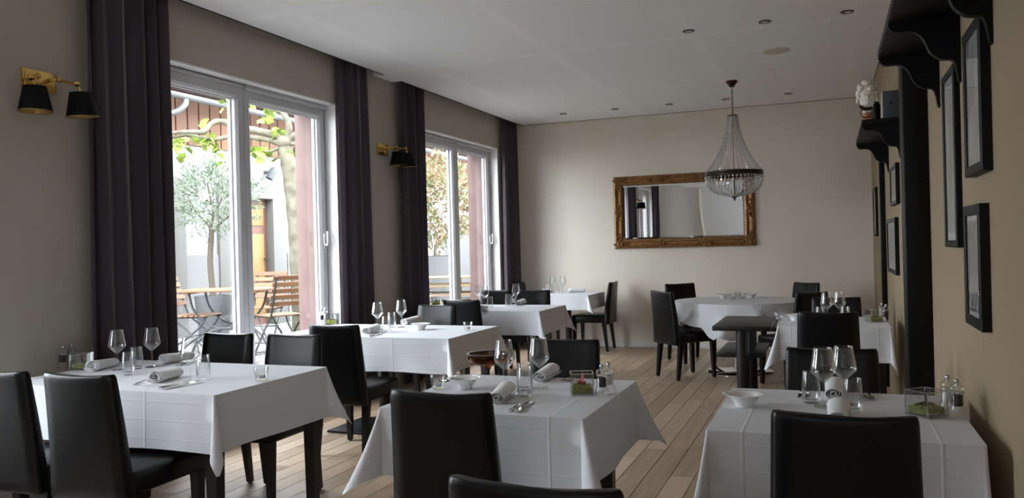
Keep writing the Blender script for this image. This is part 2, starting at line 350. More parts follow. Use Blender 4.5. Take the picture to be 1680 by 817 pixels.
# ------------------------------------------------------------------ windows
def ring_frame(bm, y0, y1, z0, z1, w, x0, x1, bev=.006):
    """a mitred rectangular frame as one connected mesh, lying in the plane x"""
    def rect(i, x): return [(x, y0+i, z0+i), (x, y1-i, z0+i), (x, y1-i, z1-i), (x, y0+i, z1-i)]
    loops = [rect(0, x0), rect(0, x1-bev), rect(bev, x1), rect(w-bev*2.5, x1), rect(w, x1-bev*2.5), rect(w, x0)]
    vs = [[bm.verts.new(p) for p in l] for l in loops]
    n = len(loops)
    for k in range(n):
        a, b = vs[k], vs[(k+1) % n]
        for i in range(4): bm.faces.new((a[i], a[(i+1) % 4], b[(i+1) % 4], b[i]))
def window(idx, a, b, label):
    w = bpy.data.objects.new('window_%d' % idx, None); C.objects.link(w); struct(w, label); w.location = (-4.30, a, WZ0)
    W, Hh = b-a, WZ1-WZ0; mid = W/2
    bm = BM(); ring_frame(bm, 0, W, 0, Hh, .055, -.03, .045); finish(bm, 'outer_frame', 'frame_white', w, 30)
    for s, (p, q, dx) in enumerate(((.03, mid+.005, .055), (mid+.012, W-.03, .045))):
        bm = BM(); ring_frame(bm, p, q, .03, Hh-.045, .085, -.02, dx+.012, .008); sash = finish(bm, 'sash', 'frame_white', w, 30)
        bm = BM(); ring_frame(bm, p+.083, q-.083, .113, Hh-.128, .012, .0, .02, .003); finish(bm, 'glazing_bead', 'frame_white', sash, 30)
        boxobj('pane', 'pane', sash, .002, .006, p+.08, q-.08, .11, Hh-.125, smooth=None)
        if s:
            bm = BM(); box(bm, dx+.012, dx+.022, q-.057, q-.027, 1.13, 1.27, bev=.003); box(bm, dx+.02, dx+.05, q-.050, q-.034, 1.16, 1.176, bev=.003)
            box(bm, dx+.044, dx+.056, q-.052, q-.032, 1.155, 1.29, bev=.004); finish(bm, 'handle', 'steel', sash)
    boxobj('seal', 'dark_strip', w, .03, .052, mid+.003, mid+.014, .04, Hh-.05, smooth=None)
    boxobj('running_rail', 'frame_white', w, .045, .085, mid+.02, W-.02, Hh-.052, Hh-.012, bev=.012, seg=3)
    boxobj('running_rail', 'frame_white', w, .045, .075, .02, mid, Hh-.05, Hh-.02, bev=.004)
    boxobj('lintel_dark_strip', 'dark_strip', w, -.02, .06, .0, W, Hh-.012, Hh-.002, smooth=None)  # solid dark strip along the window head
    # reveals and sill
    bm = BM(); box(bm, .05, .168, W-.012, W, 0, Hh); box(bm, .05, .168, 0, .012, 0, Hh); box(bm, .05, .168, .012, W-.012, Hh-.012, Hh); finish(bm, 'reveal_lining', 'reveal_white', w, None)
    boxobj('window_sill', 'reveal_white', w, .04, .20, -.02, W+.02, -.02, .015, bev=.005)
    for (p, q) in ((W-.02, W+.16), (-.16, .02)):
        boxobj('stone_jamb', 'sandstone', w, -.275, -.031, p, q, -.1, Hh+.02, bev=.006)
    boxobj('stone_lintel', 'sandstone', w, -.275, -.031, -.16, W+.16, Hh-.03, Hh+.2, bev=.006)
    boxobj('stone_sill', 'sandstone', w, -.32, -.031, -.16, W+.16, -.16, .01, bev=.006)
window(1, *WINY[0], 'white two-leaf window onto the terrace with olive tree')
window(2, *WINY[1], 'white two-leaf window onto the red-leaved bush')
window(3, *WINY[2], 'white two-leaf window beside the brass sconce')

w = bpy.data.objects.new('window_4', None); C.objects.link(w); struct(w, 'added fill-light window in the rear of the ochre wall'); w.location = (XR+.1, RW0, .5)
for k in range(1):
    ww = RW1-RW0; bm = BM(); ring_frame(bm, k*ww, (k+1)*ww, 0, 2.22, .07, -.03, .03); sash = finish(bm, 'sash', 'frame_white', w, 30); boxobj('pane', 'pane', sash, -.002, .002, k*ww+.06, (k+1)*ww-.06, .06, 2.16, smooth=None)

# ------------------------------------------------------------------ curtains
def curtain(y0, y1, label, seed, drape=0.0):
    rnd = random.Random(seed); bm = BM(); n = 90; nz = 14; W = y1-y0; cols = []
    ph = rnd.uniform(0, 6); nf = max(4, round(W/.125))
    for j in range(nz+1):
        t = j/nz; z = H+.14 - t*(H+.125); row = []
        for i in range(n+1):
            u = i/n; amp = (.042+.006*t)*(.75+.35*math.sin(u*9+ph*2))
            w = math.sin(2*PI*nf*u+ph+.6*math.sin(u*7+t*1.1))
            yy = y0+W*(u+.012*math.sin(4*PI*nf*u+ph*2)) + drape*(t**.8)*(u-.2) + .006*math.sin(t*5+u*20)
            row.append(bm.verts.new((-4.078+amp*w*1.05, yy, z)))
        cols.append(row)
    for a, b in zip(cols, cols[1:]):
        for i in range(n): bm.faces.new((a[i], a[i+1], b[i+1], b[i]))
    o = finish(bm, 'curtain', 'curtain', None, 80)
    sm = o.modifiers.new('thickness', 'SOLIDIFY'); sm.thickness = .003
    return tag(o, label, 'curtain', 'window curtains')
curtain(3.49, 4.14, 'dark aubergine curtain falling between the brass sconce and the olive-tree window', 1, .03)
curtain(6.16, 6.66, 'dark aubergine curtain between the olive-tree window and the small sconce', 2, .06)
curtain(7.24, 7.76, 'dark aubergine curtain just behind the small sconce, beside the bush window', 3, .03)
curtain(10.02, 10.53, 'dark aubergine curtain in the corner next to the mirror wall', 4, .06)
curtain(.80, 1.30, 'dark aubergine curtain visible only as a reflection in the gilt mirror', 5, .03)

# ------------------------------------------------------------------ tables and cloths
TOP = .752
ZC = .760                                  # cloth surface
TN = {'L': 'long table by the olive-tree window', 'T2': 'long table between the two windows', 'T3': 'long table by the red-bush window',
      'T4': 'corner table beside the mirror wall', 'C': 'middle table with the red flower', 'R': 'wall table under the framed pictures',
      'R2': 'wall table beside the black post', 'RT': 'round table under the chandelier'}
TB = {'L': (-3.94, -2.55, 2.82, 3.68), 'T2': (-3.95, -2.47, 5.01, 5.90), 'T3': (-3.95, -2.62, 7.29, 8.12), 'T4': (-3.60, -2.82, 9.66, 10.44),
      'C': (-1.68, -.835, 2.765, 3.61), 'R': (-.40, .415, 2.705, 3.52), 'R2': (-.375, .38, 6.16, 6.95)}
def skirt_cloth(x0, x1, y0, y1, d, seed, lean=(0, 0, 0, 0), kout=.42):
    """a square-cornered cloth draped over a rectangular top; origin at the middle of the top"""
    rnd = random.Random(seed); cx, cy = (x0+x1)/2, (y0+y1)/2; hx, hy = (x1-x0)/2, (y1-y0)/2; r = .012; bm = BM()
    m = 12; cols = []
    corners = [((hx, -hy), -PI/2), ((hx, hy), 0), ((-hx, hy), PI/2), ((-hx, -hy), PI)]
    for ci, ((ax, ay), th0) in enumerate(corners):
        (bx, by), _ = corners[(ci+1) % 4]
        sx, sy = (1 if ax > 0 else -1), (1 if ay > 0 else -1)
        px, py = ax-sx*r, ay-sy*r
        nc = 15; flare = rnd.uniform(.85, 1.15)*kout[ci]
        for k in range(nc+1):
            f = k/nc; ph = f*PI/2; th = th0+ph; s_max = d/max(math.cos(ph), math.sin(ph))
            base = Vector((px+r*math.cos(th), py+r*math.sin(th)))
            th2 = th + lean[ci]*math.sin(2*ph)
            col = []
            for j in range(m+1):
                t = j/m; s = s_max*t; w = (math.sin(2*ph))**1.6
                o = s*(.03+flare*w*(.75+.25*t)); dr = math.sqrt(max(s*s-o*o, 0))
                col.append((base.x+o*math.cos(th2), base.y+o*math.sin(th2), -dr if j else 0))
            cols.append(col)
        # side from this corner to the next
        L = Vector((bx-ax, by-ay)).length; u = Vector((bx-ax, by-ay)).normalized(); n = Vector((math.cos(th0+PI/2), math.sin(th0+PI/2)))
        st = Vector((px+r*math.cos(th0+PI/2), py+r*math.sin(th0+PI/2))); ns = max(10, int(L/.05)); a1, a2, p1, p2 = rnd.uniform(4, 7), rnd.uniform(9, 13), rnd.uniform(0, 6), rnd.uniform(0, 6)
        for k in range(1, ns):
            f = k/ns; q = st+u*(f*(L-2*r)); col = []
            for j in range(m+1):
                t = j/m; env = math.sin(PI*f)**.6
                o = d*t*.03+env*t*t*(.010*math.sin(a1*f*L+p1)+.006*math.sin(a2*f*L+p2))
                col.append((q.x+n.x*o, q.y+n.y*o, -d*t*(1+.012*math.sin(a1*f*L+p2))))
            cols.append(col)
    vs = [[bm.verts.new(p) for p in c] for c in cols]; N = len(vs)
    for i in range(N):
        a, b = vs[i], vs[(i+1) % N]
        for j in range(m): bm.faces.new((a[j], b[j], b[j+1], a[j+1]))
    bm.faces.new([v[0] for v in vs])
    bmesh.ops.translate(bm, verts=bm.verts[:], vec=(0, 0, 0))
    return bm, (cx, cy, ZC)
def legs_table(name, key, label, inset=.11, cat='table'):
    x0, x1, y0, y1 = TB[key]; cx, cy = (x0+x1)/2, (y0+y1)/2; hx, hy = (x1-x0)/2-.006, (y1-y0)/2-.006
    t = thing(name, label, cat, (cx, cy, 0))
    boxobj('table_top', 'dark_wood', t, -hx, hx, -hy, hy, TOP-.03, TOP, bev=.004)
    boxobj('apron', 'dark_wood', t, -hx+.09, hx-.09, -hy+.09, hy-.09, TOP-.10, TOP-.03, bev=.002)
    for sx in (-1, 1):
        for sy in (-1, 1):
            bm = BM(); lx, ly = sx*(hx-inset), sy*(hy-inset)
            loft(bm, [[(lx+a*w, ly+b*w, z) for a, b in ((-1, -1), (1, -1), (1, 1), (-1, 1))] for w, z in ((.024, 0), (.033, TOP-.03))])
            finish(bm, 'leg', 'dark_wood', t, 30)
    return t
def pedestal_table(name, key, label, peds, mat='dark_wood', base=(.30, .24)):
    x0, x1, y0, y1 = TB[key]; cx, cy = (x0+x1)/2, (y0+y1)/2; hx, hy = (x1-x0)/2-.006, (y1-y0)/2-.006
    t = thing(name, label, 'table', (cx, cy, 0))
    boxobj('table_top', 'dark_wood', t, -hx, hx, -hy, hy, TOP-.03, TOP, bev=.004)
    for p in peds:
        bm = BM(); lathe(bm, [(.04, .02), (.04, TOP-.05), (.09, TOP-.05), (.09, TOP-.03)], 20, (p, 0), True, True); finish(bm, 'column', mat, t)
        boxobj('base_plate', 'black_paint' if mat != 'chrome' else mat, t, p-base[0], p+base[0], -base[1], base[1], 0, .02, bev=.006)
    return t
legs_table('dining_table', 'L', 'dark wooden long table by the olive-tree window, legs below white cloth', .06)
legs_table('dining_table', 'C', 'dark wooden middle table under the white cloth with the red flower')
legs_table('dining_table', 'R', 'dark wooden square table standing against the picture wall, white-clothed')
legs_table('dining_table', 'R2', 'dark square table against the wall beside the black post, white-clothed', .06)
pedestal_table('dining_table', 'T2', 'dark pedestal table between the two windows, under a white cloth', (-.05,), base=(.36, .26))
pedestal_table('dining_table', 'T3', 'pedestal table by the red-bush window with a shining steel column', (-.35, .42), 'chrome', (.2, .2))
pedestal_table('dining_table', 'T4', 'dark corner table beside the mirror wall under a white cloth', (0,), base=(.20, .05))
CL = [('L', .262, 3, (0, 0, 0, 0)), ('C', .265, 5, (0, .1, 0, 0)), ('R', .265, 7, (0, 0, 0, 0)), ('R2', .25, 9, (0, 0, 0, 0)),
      ('T2', .245, 11, (0, 0, 0, 0)), ('T3', .235, 13, (0, 0, 0, 0)), ('T4', .185, 15, (0, 0, 0, 0))]
for key, d, sd, ln in CL:
    x0, x1, y0, y1 = TB[key]
    bm, loc = skirt_cloth(x0, x1, y0, y1, d, sd, ln, {'R': (.05, .05, .25, .25), 'R2': (.12, .12, .4, .4), 'L': (.36, .40, .05, .05), 'T2': (.36, .4, .05, .05), 'T3': (.4, .4, .05, .05), 'T4': (.38, .02, .1, .3)}.get(key, (.4, .4, .4, .4)))
    o = finish(bm, 'tablecloth', 'linen', None, 50, loc); tag(o, 'white linen tablecloth with pressed creases on the '+TN[key], 'tablecloth', 'white tablecloths')
# round table
RC = Vector((-.93, 8.83, 0)); RR = .66
t = thing('round_table', 'round pedestal table with dark disc base under the chandelier', 'table', RC)
bm = BM(); lathe(bm, [(RR-.01, TOP-.03), (RR-.01, TOP)], 48, cap0=True, cap1=True); finish(bm, 'table_top', 'dark_wood', t)
bm = BM(); lathe(bm, [(.05, .03), (.05, TOP-.05), (.12, TOP-.03)], 24, cap0=True, cap1=True); finish(bm, 'column', 'chrome', t)
bm = BM(); lathe(bm, [(.35, 0), (.35, .008), (.33, .02), (.06, .035)], 40, cap0=True, cap1=True); finish(bm, 'base_disc', 'chrome', t)
bm = BM(); N = 160; m = 14; rings = []
for j in range(m+1):
    tt = j/m; ring = []
    for k in range(N):
        a = 2*PI*k/N
        sq = 1/max(abs(math.cos(a-.698)), abs(math.sin(a-.698)))          # a square cloth over a round top
        near = min(abs((math.degrees(a)-c+180) % 360-180) for c in (222, 310, 54, 130)); lim = min(1, max(0, (near-20)/10)); lim = lim*lim*(3-2*lim)
        s = (.235+lim*(.075+.10*((sq-1)/.414)**1.6))*tt; w = .5+.5*math.sin(14*a+.9*math.sin(2*a)+.5*math.sin(5*a)); o = s*(.05+.62*w*w*tt)
        ring.append((math.cos(a)*(RR+o), math.sin(a)*(RR+o), -math.sqrt(max(s*s-o*o, 0))))
    rings.append(ring)
loft(bm, rings, True, False)
tag(finish(bm, 'tablecloth', 'linen', None, 60, (RC.x, RC.y, ZC)), 'white cloth hanging in folds over the round table under the chandelier', 'tablecloth', 'white tablecloths')
# bare two-tier side table
t = thing('side_table', 'bare dark wooden two-tier side table between round table and wall table', 'side table', (-.632, 6.62, 0))
boxobj('table_top', 'dark_wood', t, -.212, .212, -.44, .44, .715, .75, bev=.003)
boxobj('lower_shelf', 'dark_wood', t, -.205, .14, -.31, .44, .500, .528, bev=.003)
for yy in (-.375, .30):
    bm = BM(); lathe(bm, [(.047, .015), (.047, .716)], 20, (0, yy), True, True); finish(bm, 'column', 'dark_wood', t)
boxobj('base_plate', 'black_paint', t, -.19, .19, -.43, .40, 0, .016, bev=.004)

# ------------------------------------------------------------------ chairs
def make_chair():
    t = thing('dining_chair', '', 'chair')
    bm = BM(); box(bm, -.205, .205, -.215, .235, .372, .472, bev=.022, seg=3)
    for v in bm.verts:
        if v.co.z > .44: v.co.z += .012*max(0, 1-(v.co.x/.22)**2)*max(0, 1-((v.co.y-.02)/.26)**2)
        if v.co.y > .1: v.co.x *= 1.03
    finish(bm, 'seat', 'leather', t, 60)
    bm = BM(); rings = []
    prof = [(.352, 0), (.356, .8), (.366, 1)] + [(.366+.50*k/12, 1) for k in range(1, 13)] + [(.884, .97), (.894, .80), (.899, .5)]
    for z, ins in prof:
        f = (z-.35)/.55; w = (.207-.017*f)-(1-ins)*.014; th = (.078-.036*f)*(.25+.75*ins) if ins < 1 else .078-.036*f
        yc = -.232-.052*f**1.4; ring = []; nx = 8
        def bow(x): return -.016*f*(1-(x/.2)**2)
        dip = -.010*max(0, (f-.9)/.1)
        rr = min(.016, th*.4)
        front = [(-w+rr+(2*w-2*rr)*i/nx) for i in range(nx+1)]
        for x in front: ring.append((x, yc+th/2+bow(x), z+dip*(1-(x/w)**2)))
        ring.append((w, yc+th/2-rr+bow(w), z)); ring.append((w, yc-th/2+rr+bow(w), z))
        for x in reversed(front): ring.append((x, yc-th/2+bow(x), z+dip*(1-(x/w)**2)))
        ring.append((-w, yc-th/2+rr+bow(w), z)); ring.append((-w, yc+th/2-rr+bow(w), z))
        rings.append(ring)
    loft(bm, rings); finish(bm, 'backrest', 'leather', t, 50)
    for sx in (-1, 1):
        for (y0, y1) in ((.198, .205), (-.192, -.235)):
            bm = BM(); x0, x1 = sx*.178, sx*.182
            loft(bm, [[(x+a*w, y+b*w, z) for a, b in ((-1, -1), (1, -1), (1, 1), (-1, 1))] for x, y, w, z in ((x1, y1, .0155, .008), (x0, y0, .0235, .375))])
            lg = finish(bm, 'leg', 'black_wood', t, 30)
            bm = BM(); lathe(bm, [(.011, 0), (.012, .009)], 8, (x1, y1), True, True); finish(bm, 'glide', 'rubber', lg)
    return t
chair0 = make_chair(); cu = [False]; G = 'black leather dining chairs'
def chair_top(xm, ym, face, label):
    """the middle of the back's top edge; face = degrees the sitter looks to (0 = mirror wall, 90 = window wall)"""
    a = R_(face); d = Vector((-math.sin(a), math.cos(a)))
    place(chair0, cu, (xm+d.x*.285, ym+d.y*.285, 0), a, label, G)
A_, B_ = 'side away from the mirror wall', 'mirror-wall side'
P_ = 'black leather dining chair, '
chair_top(-3.43, 2.46, 1, P_+'wall end, '+A_+', '+'olive-tree window table')
chair_top(-2.945, 2.47, 3, P_+'aisle end, '+A_+', '+'olive-tree window table')
chair_top(-3.475, 3.98, 179, P_+'wall end, '+B_+' of olive-tree window table')
chair_top(-2.985, 3.98, 181, P_+'aisle end, '+B_+' of olive-tree window table')
chair_top(-3.09, 4.545, 3, P_+A_+', at the '+'table between the windows')
chair_top(-3.205, 6.29, 178, P_+B_+' of the '+'table between the windows')
chair_top(-3.265, 6.91, 0, P_+A_+', at the '+'red-bush window table')
chair_top(-3.59, 8.55, 180, P_+'wall end, '+B_+' of red-bush window table')
chair_top(-3.10, 8.46, 182, P_+'aisle end, '+B_+' of red-bush window table')
chair_top(-3.98, 10.28, -90, P_+'in the corner beneath the curtain, at the corner table')
chair_top(-2.665, 10.31, 90, P_+'with seat exposed, at the mirror end of the corner table')
chair_top(-1.25, 2.455, 1, P_+A_+', at the red-flower table')
chair_top(-.58, 1.545, 0, P_+'standing alone in the aisle with only its back edge showing')
chair_top(-1.30, 3.99, 178, P_+B_+' of the middle table with red flower')
chair_top(.02, 2.405, 0, P_+A_+', table under framed pictures')
chair_top(-.01, 3.83, 180, P_+B_+' of the table under the framed pictures')
chair_top(-.03, 5.76, 0, P_+A_+', black-post table')
chair_top(.03, 7.22, 180, P_+B_+' of the table beside the black post')
chair_top(-.17, 7.91, 45, P_+'at the round table, between it and the black-post table')
chair_top(-.265, 9.735, 137, P_+'shining, at the round table close to the mirror wall and pictures')
chair_top(-1.70, 9.745, 215, P_+'at the round table, below the mirror')
chair_top(-1.615, 8.20, -45, P_+'turned to the round table, full back and legs on open floor')

# ------------------------------------------------------------------ tableware
def g_wine():
    t = thing('wine_glass', '', 'wine glass')
    bm = BM(); lathe(bm, [(.036, .0), (.0365, .002), (.025, .004), (.009, .007), (.0035, .013)], 28, cap0=True); finish(bm, 'base', 'glass', t, 60)
    bm = BM(); lathe(bm, [(.0038, .010), (.0034, .03), (.0034, .075), (.0055, .092)], 10); finish(bm, 'stem', 'glass', t, 60)
    bm = BM(); lathe(bm, [(.003, .090), (.010, .094), (.030, .113), (.0445, .129), (.0455, .135), (.0425, .155), (.0375, .185), (.0325, .217), (.032, .219), (.0312, .217),
                          (.0362, .185), (.041, .155), (.0438, .136), (.0425, .1305), (.029, .116), (.006, .098)], 32); finish(bm, 'bowl', 'glass', t, 50)
    return t
def g_tumbler():
    bm = BM(); lathe(bm, [(.002, 0), (.028, 0), (.031, .004), (.034, .03), (.0335, .06), (.029, .118), (.0284, .120), (.0277, .118), (.0322, .06), (.0325, .03), (.028, .014), (.002, .012)], 28)
    return tag(finish(bm, 'water_tumbler', 'glass', None, 50), '', 'tumbler')
def g_votive():
    t = thing('candle_glass', '', 'candle holder')
    bm = BM(); lathe(bm, [(.002, 0), (.026, 0), (.028, .003), (.036, .062), (.0355, .063), (.034, .062), (.027, .012), (.002, .010)], 24); finish(bm, 'glass_cup', 'glass', t, 50)
    bm = BM(); lathe(bm, [(.020, .0115), (.0205, .026), (.019, .026), (.019, .024)], 20, cap0=True); finish(bm, 'tealight_cup', 'alu', t)
    bm = BM(); lathe(bm, [(.0185, .012), (.0185, .024), (.004, .0235)], 20, cap1=True); finish(bm, 'wax', 'wax', t)
    return t
def g_bowl():
    bm = BM(); lathe(bm, [(.004, .0), (.030, 0), (.032, .004), (.040, .020), (.058, .040), (.078, .047), (.079, .049), (.077, .050), (.056, .044), (.036, .024), (.025, .012), (.003, .010)], 32)
    return tag(finish(bm, 'porcelain_bowl', 'porcelain', None, 50), '', 'bowl')
def g_napkin():
    bm = BM(); n = 72; cols = []; turns = 3.2
    for j in range(9):
        f = j/8; x = -.105+.21*f; sc = 1.08-.22*f; row = []
        for i in range(n+1):
            a = 2*PI*turns*i/n; r = (.004+.030*(i/n)**.75)*sc
            row.append(bm.verts.new((x+.006*math.sin(a*.5), r*math.cos(a-PI/2)*1.2, .0335*sc+r*math.sin(a-PI/2)*.86+.002)))
        cols.append(row)
    for a, b in zip(cols, cols[1:]):
        for i in range(n): bm.faces.new((a[i], a[i+1], b[i+1], b[i]))
    zmin = min(v.co.z for v in bm.verts)
    for v in bm.verts: v.co.z -= zmin
    o = finish(bm, 'rolled_napkin', 'napkin', None, 80); s = o.modifiers.new('thickness', 'SOLIDIFY'); s.thickness = .0016; s.offset = 0
    return tag(o, '', 'napkin')
def g_knife():
    t = thing('table_knife', '', 'knife')
    bm = BM(); loft(bm, [[(x, a*w, .004+b*h) for a, b in ((-1, -.8), (1, -.8), (1, 1), (-1, 1))] for x, w, h in ((-.11, .006, .004), (-.105, .009, .005), (-.06, .0075, .005), (0, .005, .004))]); finish(bm, 'handle', 'cutlery', t, 70)
    bm = BM(); loft(bm, [[(x, y0, .002), (x, y1, .002), (x, y1, .0045), (x, y0, .0045)] for x, y0, y1 in ((0, -.004, .004), (.012, -.005, .008), (.08, -.005, .009), (.105, -.004, .003), (.112, -.003, -.001))]); finish(bm, 'blade', 'cutlery', t, 40)
    return t
def g_fork():
    t = thing('table_fork', '', 'fork')
    bm = BM(); loft(bm, [[(x, a*w, z+b*.0018) for a, b in ((-1, -1), (1, -1), (1, 1), (-1, 1))] for x, w, z in ((-.10, .004, .003), (-.09, .009, .003), (-.04, .0055, .005), (.02, .003, .009), (.045, .004, .007))]); finish(bm, 'handle', 'cutlery', t, 70)
    bm = BM(); box(bm, .043, .062, -.0115, .0115, .005, .0075, bev=.002)
    for k in range(4): box(bm, .060, .104, -.0115+k*.0064, -.0115+k*.0064+.0036, .005, .0072)
    finish(bm, 'tines', 'cutlery', t, 40)
    return t
def g_mill(name, fill, label_cat):
    t = thing(name, '', label_cat)
    bm = BM(); lathe(bm, [(.003, 0), (.0265, 0), (.0275, .004), (.0265, .026), (.021, .034), (.0215, .074), (.0185, .080), (.003, .081)], 20); finish(bm, 'glass_body', 'glass', t, 50)
    bm = BM(); lathe(bm, [(.016, .033), (.0175, .036), (.0175, .070), (.015, .072)], 16, cap0=True, cap1=True); finish(bm, 'filling', fill, t)
    bm = BM(); lathe(bm, [(.013, .079), (.022, .083), (.0245, .092), (.021, .102), (.010, .107)], 20, cap0=True, cap1=True); finish(bm, 'head', 'glass', t, 60)
    bm = BM(); lathe(bm, [(.004, .106), (.004, .111), (.0085, .115), (.009, .120), (.006, .126), (.001, .127)], 14, cap0=True); finish(bm, 'knob', 'steel', t, 60)
    bm = BM(); lathe(bm, [(.0225, .078), (.0225, .082)], 20, cap0=True, cap1=True); finish(bm, 'collar', 'steel', t)
    return t
def g_cube(red):
    t = thing('flower_cube', '', 'vase'); s = .047; h = .088; bm = BM()
    def rect(a, z): return [(-a, -a, z), (a, -a, z), (a, a, z), (-a, a, z)]
    loft(bm, [rect(s, 0), rect(s, h), rect(s-.004, h), rect(s-.004, .006)], True, True); gb = finish(bm, 'glass_box', 'glass', t, 20)
    bm = BM(); e = .0016
    for sx in (-1, 1):
        for sy in (-1, 1): box(bm, sx*(s-.001)-e, sx*(s-.001)+e, sy*(s-.001)-e, sy*(s-.001)+e, .001, h+.001)
    for z_ in (.001, h-.002):
        for q in (-1, 1): box(bm, -s, s, q*(s-.001)-e, q*(s-.001)+e, z_, z_+.004); box(bm, q*(s-.001)-e, q*(s-.001)+e, -s, s, z_, z_+.004)
    finish(bm, 'polished_edge', 'glass_edge', gb, 20)
    bm = BM(); box(bm, -s+.006, s-.006, -s+.006, s-.006, .007, .034, bev=.006, seg=2)
    rnd = random.Random(5 if red else 6)
    for k in range(40): ball(bm, (rnd.uniform(-.036, .036), rnd.uniform(-.036, .036), .034), rnd.uniform(.004, .008), 1)
    mo = finish(bm, 'moss', 'moss', t, 60); mo['kind'] = 'stuff'
    if red:
        for k, (a, l) in enumerate(((0.4, .056), (1.6, .042), (2.6, .038), (4.4, .042), (5.4, .038))):
            bm = BM(); c, s_ = math.cos(a), math.sin(a); up = .9 if k == 0 else .45
            loft(bm, [[Vector((f*l*c*(1-up)-w*s_, f*l*s_*(1-up)+w*c, .036+f*l*up+.0)), Vector((f*l*c*(1-up)+w*s_, f*l*s_*(1-up)-w*c, .036+f*l*up)), Vector((f*l*c*(1-up)+.002*c, f*l*s_*(1-up)+.002*s_, .038+f*l*up))] for f, w in ((0, .006), (.35, .017), (.7, .013), (1, .001))])
            finish(bm, 'petal', 'red_petal', t, 70)
    else:
        bm = BM(); tube(bm, [(0, 0, .03), (.002, .001, .055), (-.002, .003, .084)], .0045, 6); finish(bm, 'stalk', 'twig', t, 60)
        for k in range(5):
            bm = BM(); a = k*1.26; ball(bm, (.018*math.cos(a)*1.1, .018*math.sin(a), .040), .009, 1, (1.6, 1, .6)); finish(bm, 'dried_petal', 'twig', t, 60)
    return t
PR = {'wine': (g_wine(), [False]), 'tum': (g_tumbler(), [False]), 'vot': (g_votive(), [False]), 'bowl': (g_bowl(), [False]), 'nap': (g_napkin(), [False]), 'knife': (g_knife(), [False]),
      'fork': (g_fork(), [False]), 'pep': (g_mill('pepper_mill', 'pepper', 'pepper mill'), [False]), 'salt': (g_mill('salt_mill', 'salt', 'salt mill'), [False]),
      'cube': (g_cube(False), [False]), 'red': (g_cube(True), [False])}
GR = {'wine': 'wine glasses', 'tum': 'water tumblers', 'vot': 'candle glasses', 'bowl': 'white bowls', 'nap': 'rolled napkins', 'knife': 'table knives', 'fork': 'table forks', 'pep': 'pepper mills', 'salt': 'salt mills', 'cube': 'moss cubes', 'red': 'red flower cube'}
DS = {'wine': 'empty clear wine glass on the ', 'tum': 'empty clear water tumbler on the ', 'vot': 'small candle glass with tealight on the ', 'bowl': 'white porcelain bowl on the ',
      'nap': 'white rolled linen napkin on the ', 'knife': 'steel table knife on the ', 'fork': 'steel table fork on the ', 'pep': 'clear pepper mill with dark corns on the ',
      'salt': 'clear salt mill on the ', 'cube': 'glass cube with moss and dried flower on the ', 'red': 'glass cube with moss and one red flower, on the '}
RAD = {'wine': .048, 'tum': .036, 'vot': .038, 'bowl': .081, 'pep': .029, 'salt': .029, 'cube': .060, 'red': .060}
PLACED = []
def put(kind, key, p, rz=0, label=None):
    if kind in RAD:
        v = Vector((p[0], p[1]))
        for _ in range(30):
            for (q, r) in PLACED:
                d = v-q; need = r+RAD[kind]
                if 1e-6 < d.length < need: v = q+d.normalized()*(need+.0005)
        PLACED.append((v, RAD[kind])); p = (v.x, v.y)
    proto, used = PR[kind]
    return place(proto, used, (p[0], p[1], ZC+.001), rz, label or DS[kind]+TN[key], GR[kind]+' on the '+TN[key])
def lay(kind, key, pa, pb, label=None):          # something lying along the line between two pixels
    a, b = at(*pa, ZC), at(*pb, ZC); m_ = (a+b)/2; put(kind, key, (m_.x, m_.y), math.atan2(b.y-a.y, b.x-a.x), label)
for key, kind, pix in [
    ('L', 'wine', (193, 607)), ('L', 'wine', (250, 602)), ('L', 'wine', (313, 627)), ('L', 'tum', (211, 615)), ('L', 'tum', (233, 604)), ('L', 'tum', (334, 622)),
    ('L', 'vot', (429, 624)),
    ('T2', 'wine', (620, 542)), ('T2', 'wine', (659, 537)), ('T2', 'tum', (634, 545)), ('T2', 'tum', (645, 537)), ('T2', 'bowl', (690, 541)), ('T2', 'vot', (768, 542)),
    ('T3', 'wine', (784, 500)), ('T3', 'wine', (796, 503)), ('T3', 'wine', (847, 499)), ('T3', 'tum', (804, 505)), ('T3', 'tum', (834, 501)), ('T3', 'salt', (843, 502)),
    ('T4', 'wine', (908, 481)), ('T4', 'wine', (924, 480)), ('T4', 'tum', (899, 481)), ('T4', 'tum', (920, 481)),
    ('C', 'wine', (829, 641)), ('C', 'wine', (886, 637)), ('C', 'tum', (862, 650)), ('C', 'tum', (853, 640)), ('C', 'vot', (719, 638)), ('C', 'bowl', (759, 638)),
    ('C', 'pep', (988, 648)), ('C', 'salt', (999, 644)),
    ('R', 'wine', (1352, 668)), ('R', 'wine', (1386, 664)), ('R', 'tum', (1346, 666)), ('R', 'tum', (1400, 676)), ('R', 'bowl', (1221, 667)),
    ('R', 'pep', (1571, 682)), ('R', 'salt', (1556, 674)),
    ('R2', 'vot', (1278, 526)), ('R2', 'bowl', (1301, 526)), ('R2', 'wine', (1357, 528)), ('R2', 'wine', (1378, 527)), ('R2', 'pep', (1454, 527)), ('R2', 'tum', (1346, 530)), ('R2', 'tum', (1387, 530)),
    ('RT', 'vot', (1203, 491)), ('RT', 'vot', (1218, 491)), ('RT', 'vot', (1211, 488)), ('RT', 'bowl', (1187, 490)), ('RT', 'bowl', (1232, 489))]:
    p = at(*pix, ZC); put(kind, key, (p.x, p.y))
for key, kind, pix, rz in [('L', 'cube', (134, 606), .5), ('T2', 'cube', (546, 532), .3), ('T3', 'cube', (716, 501), .3), ('C', 'red', (955, 646), .35), ('R', 'cube', (1520, 682), .75), ('R2', 'cube', (1434, 528), .4)]:
    p = at(*pix, ZC); put(kind, key, (p.x, p.y), rz)
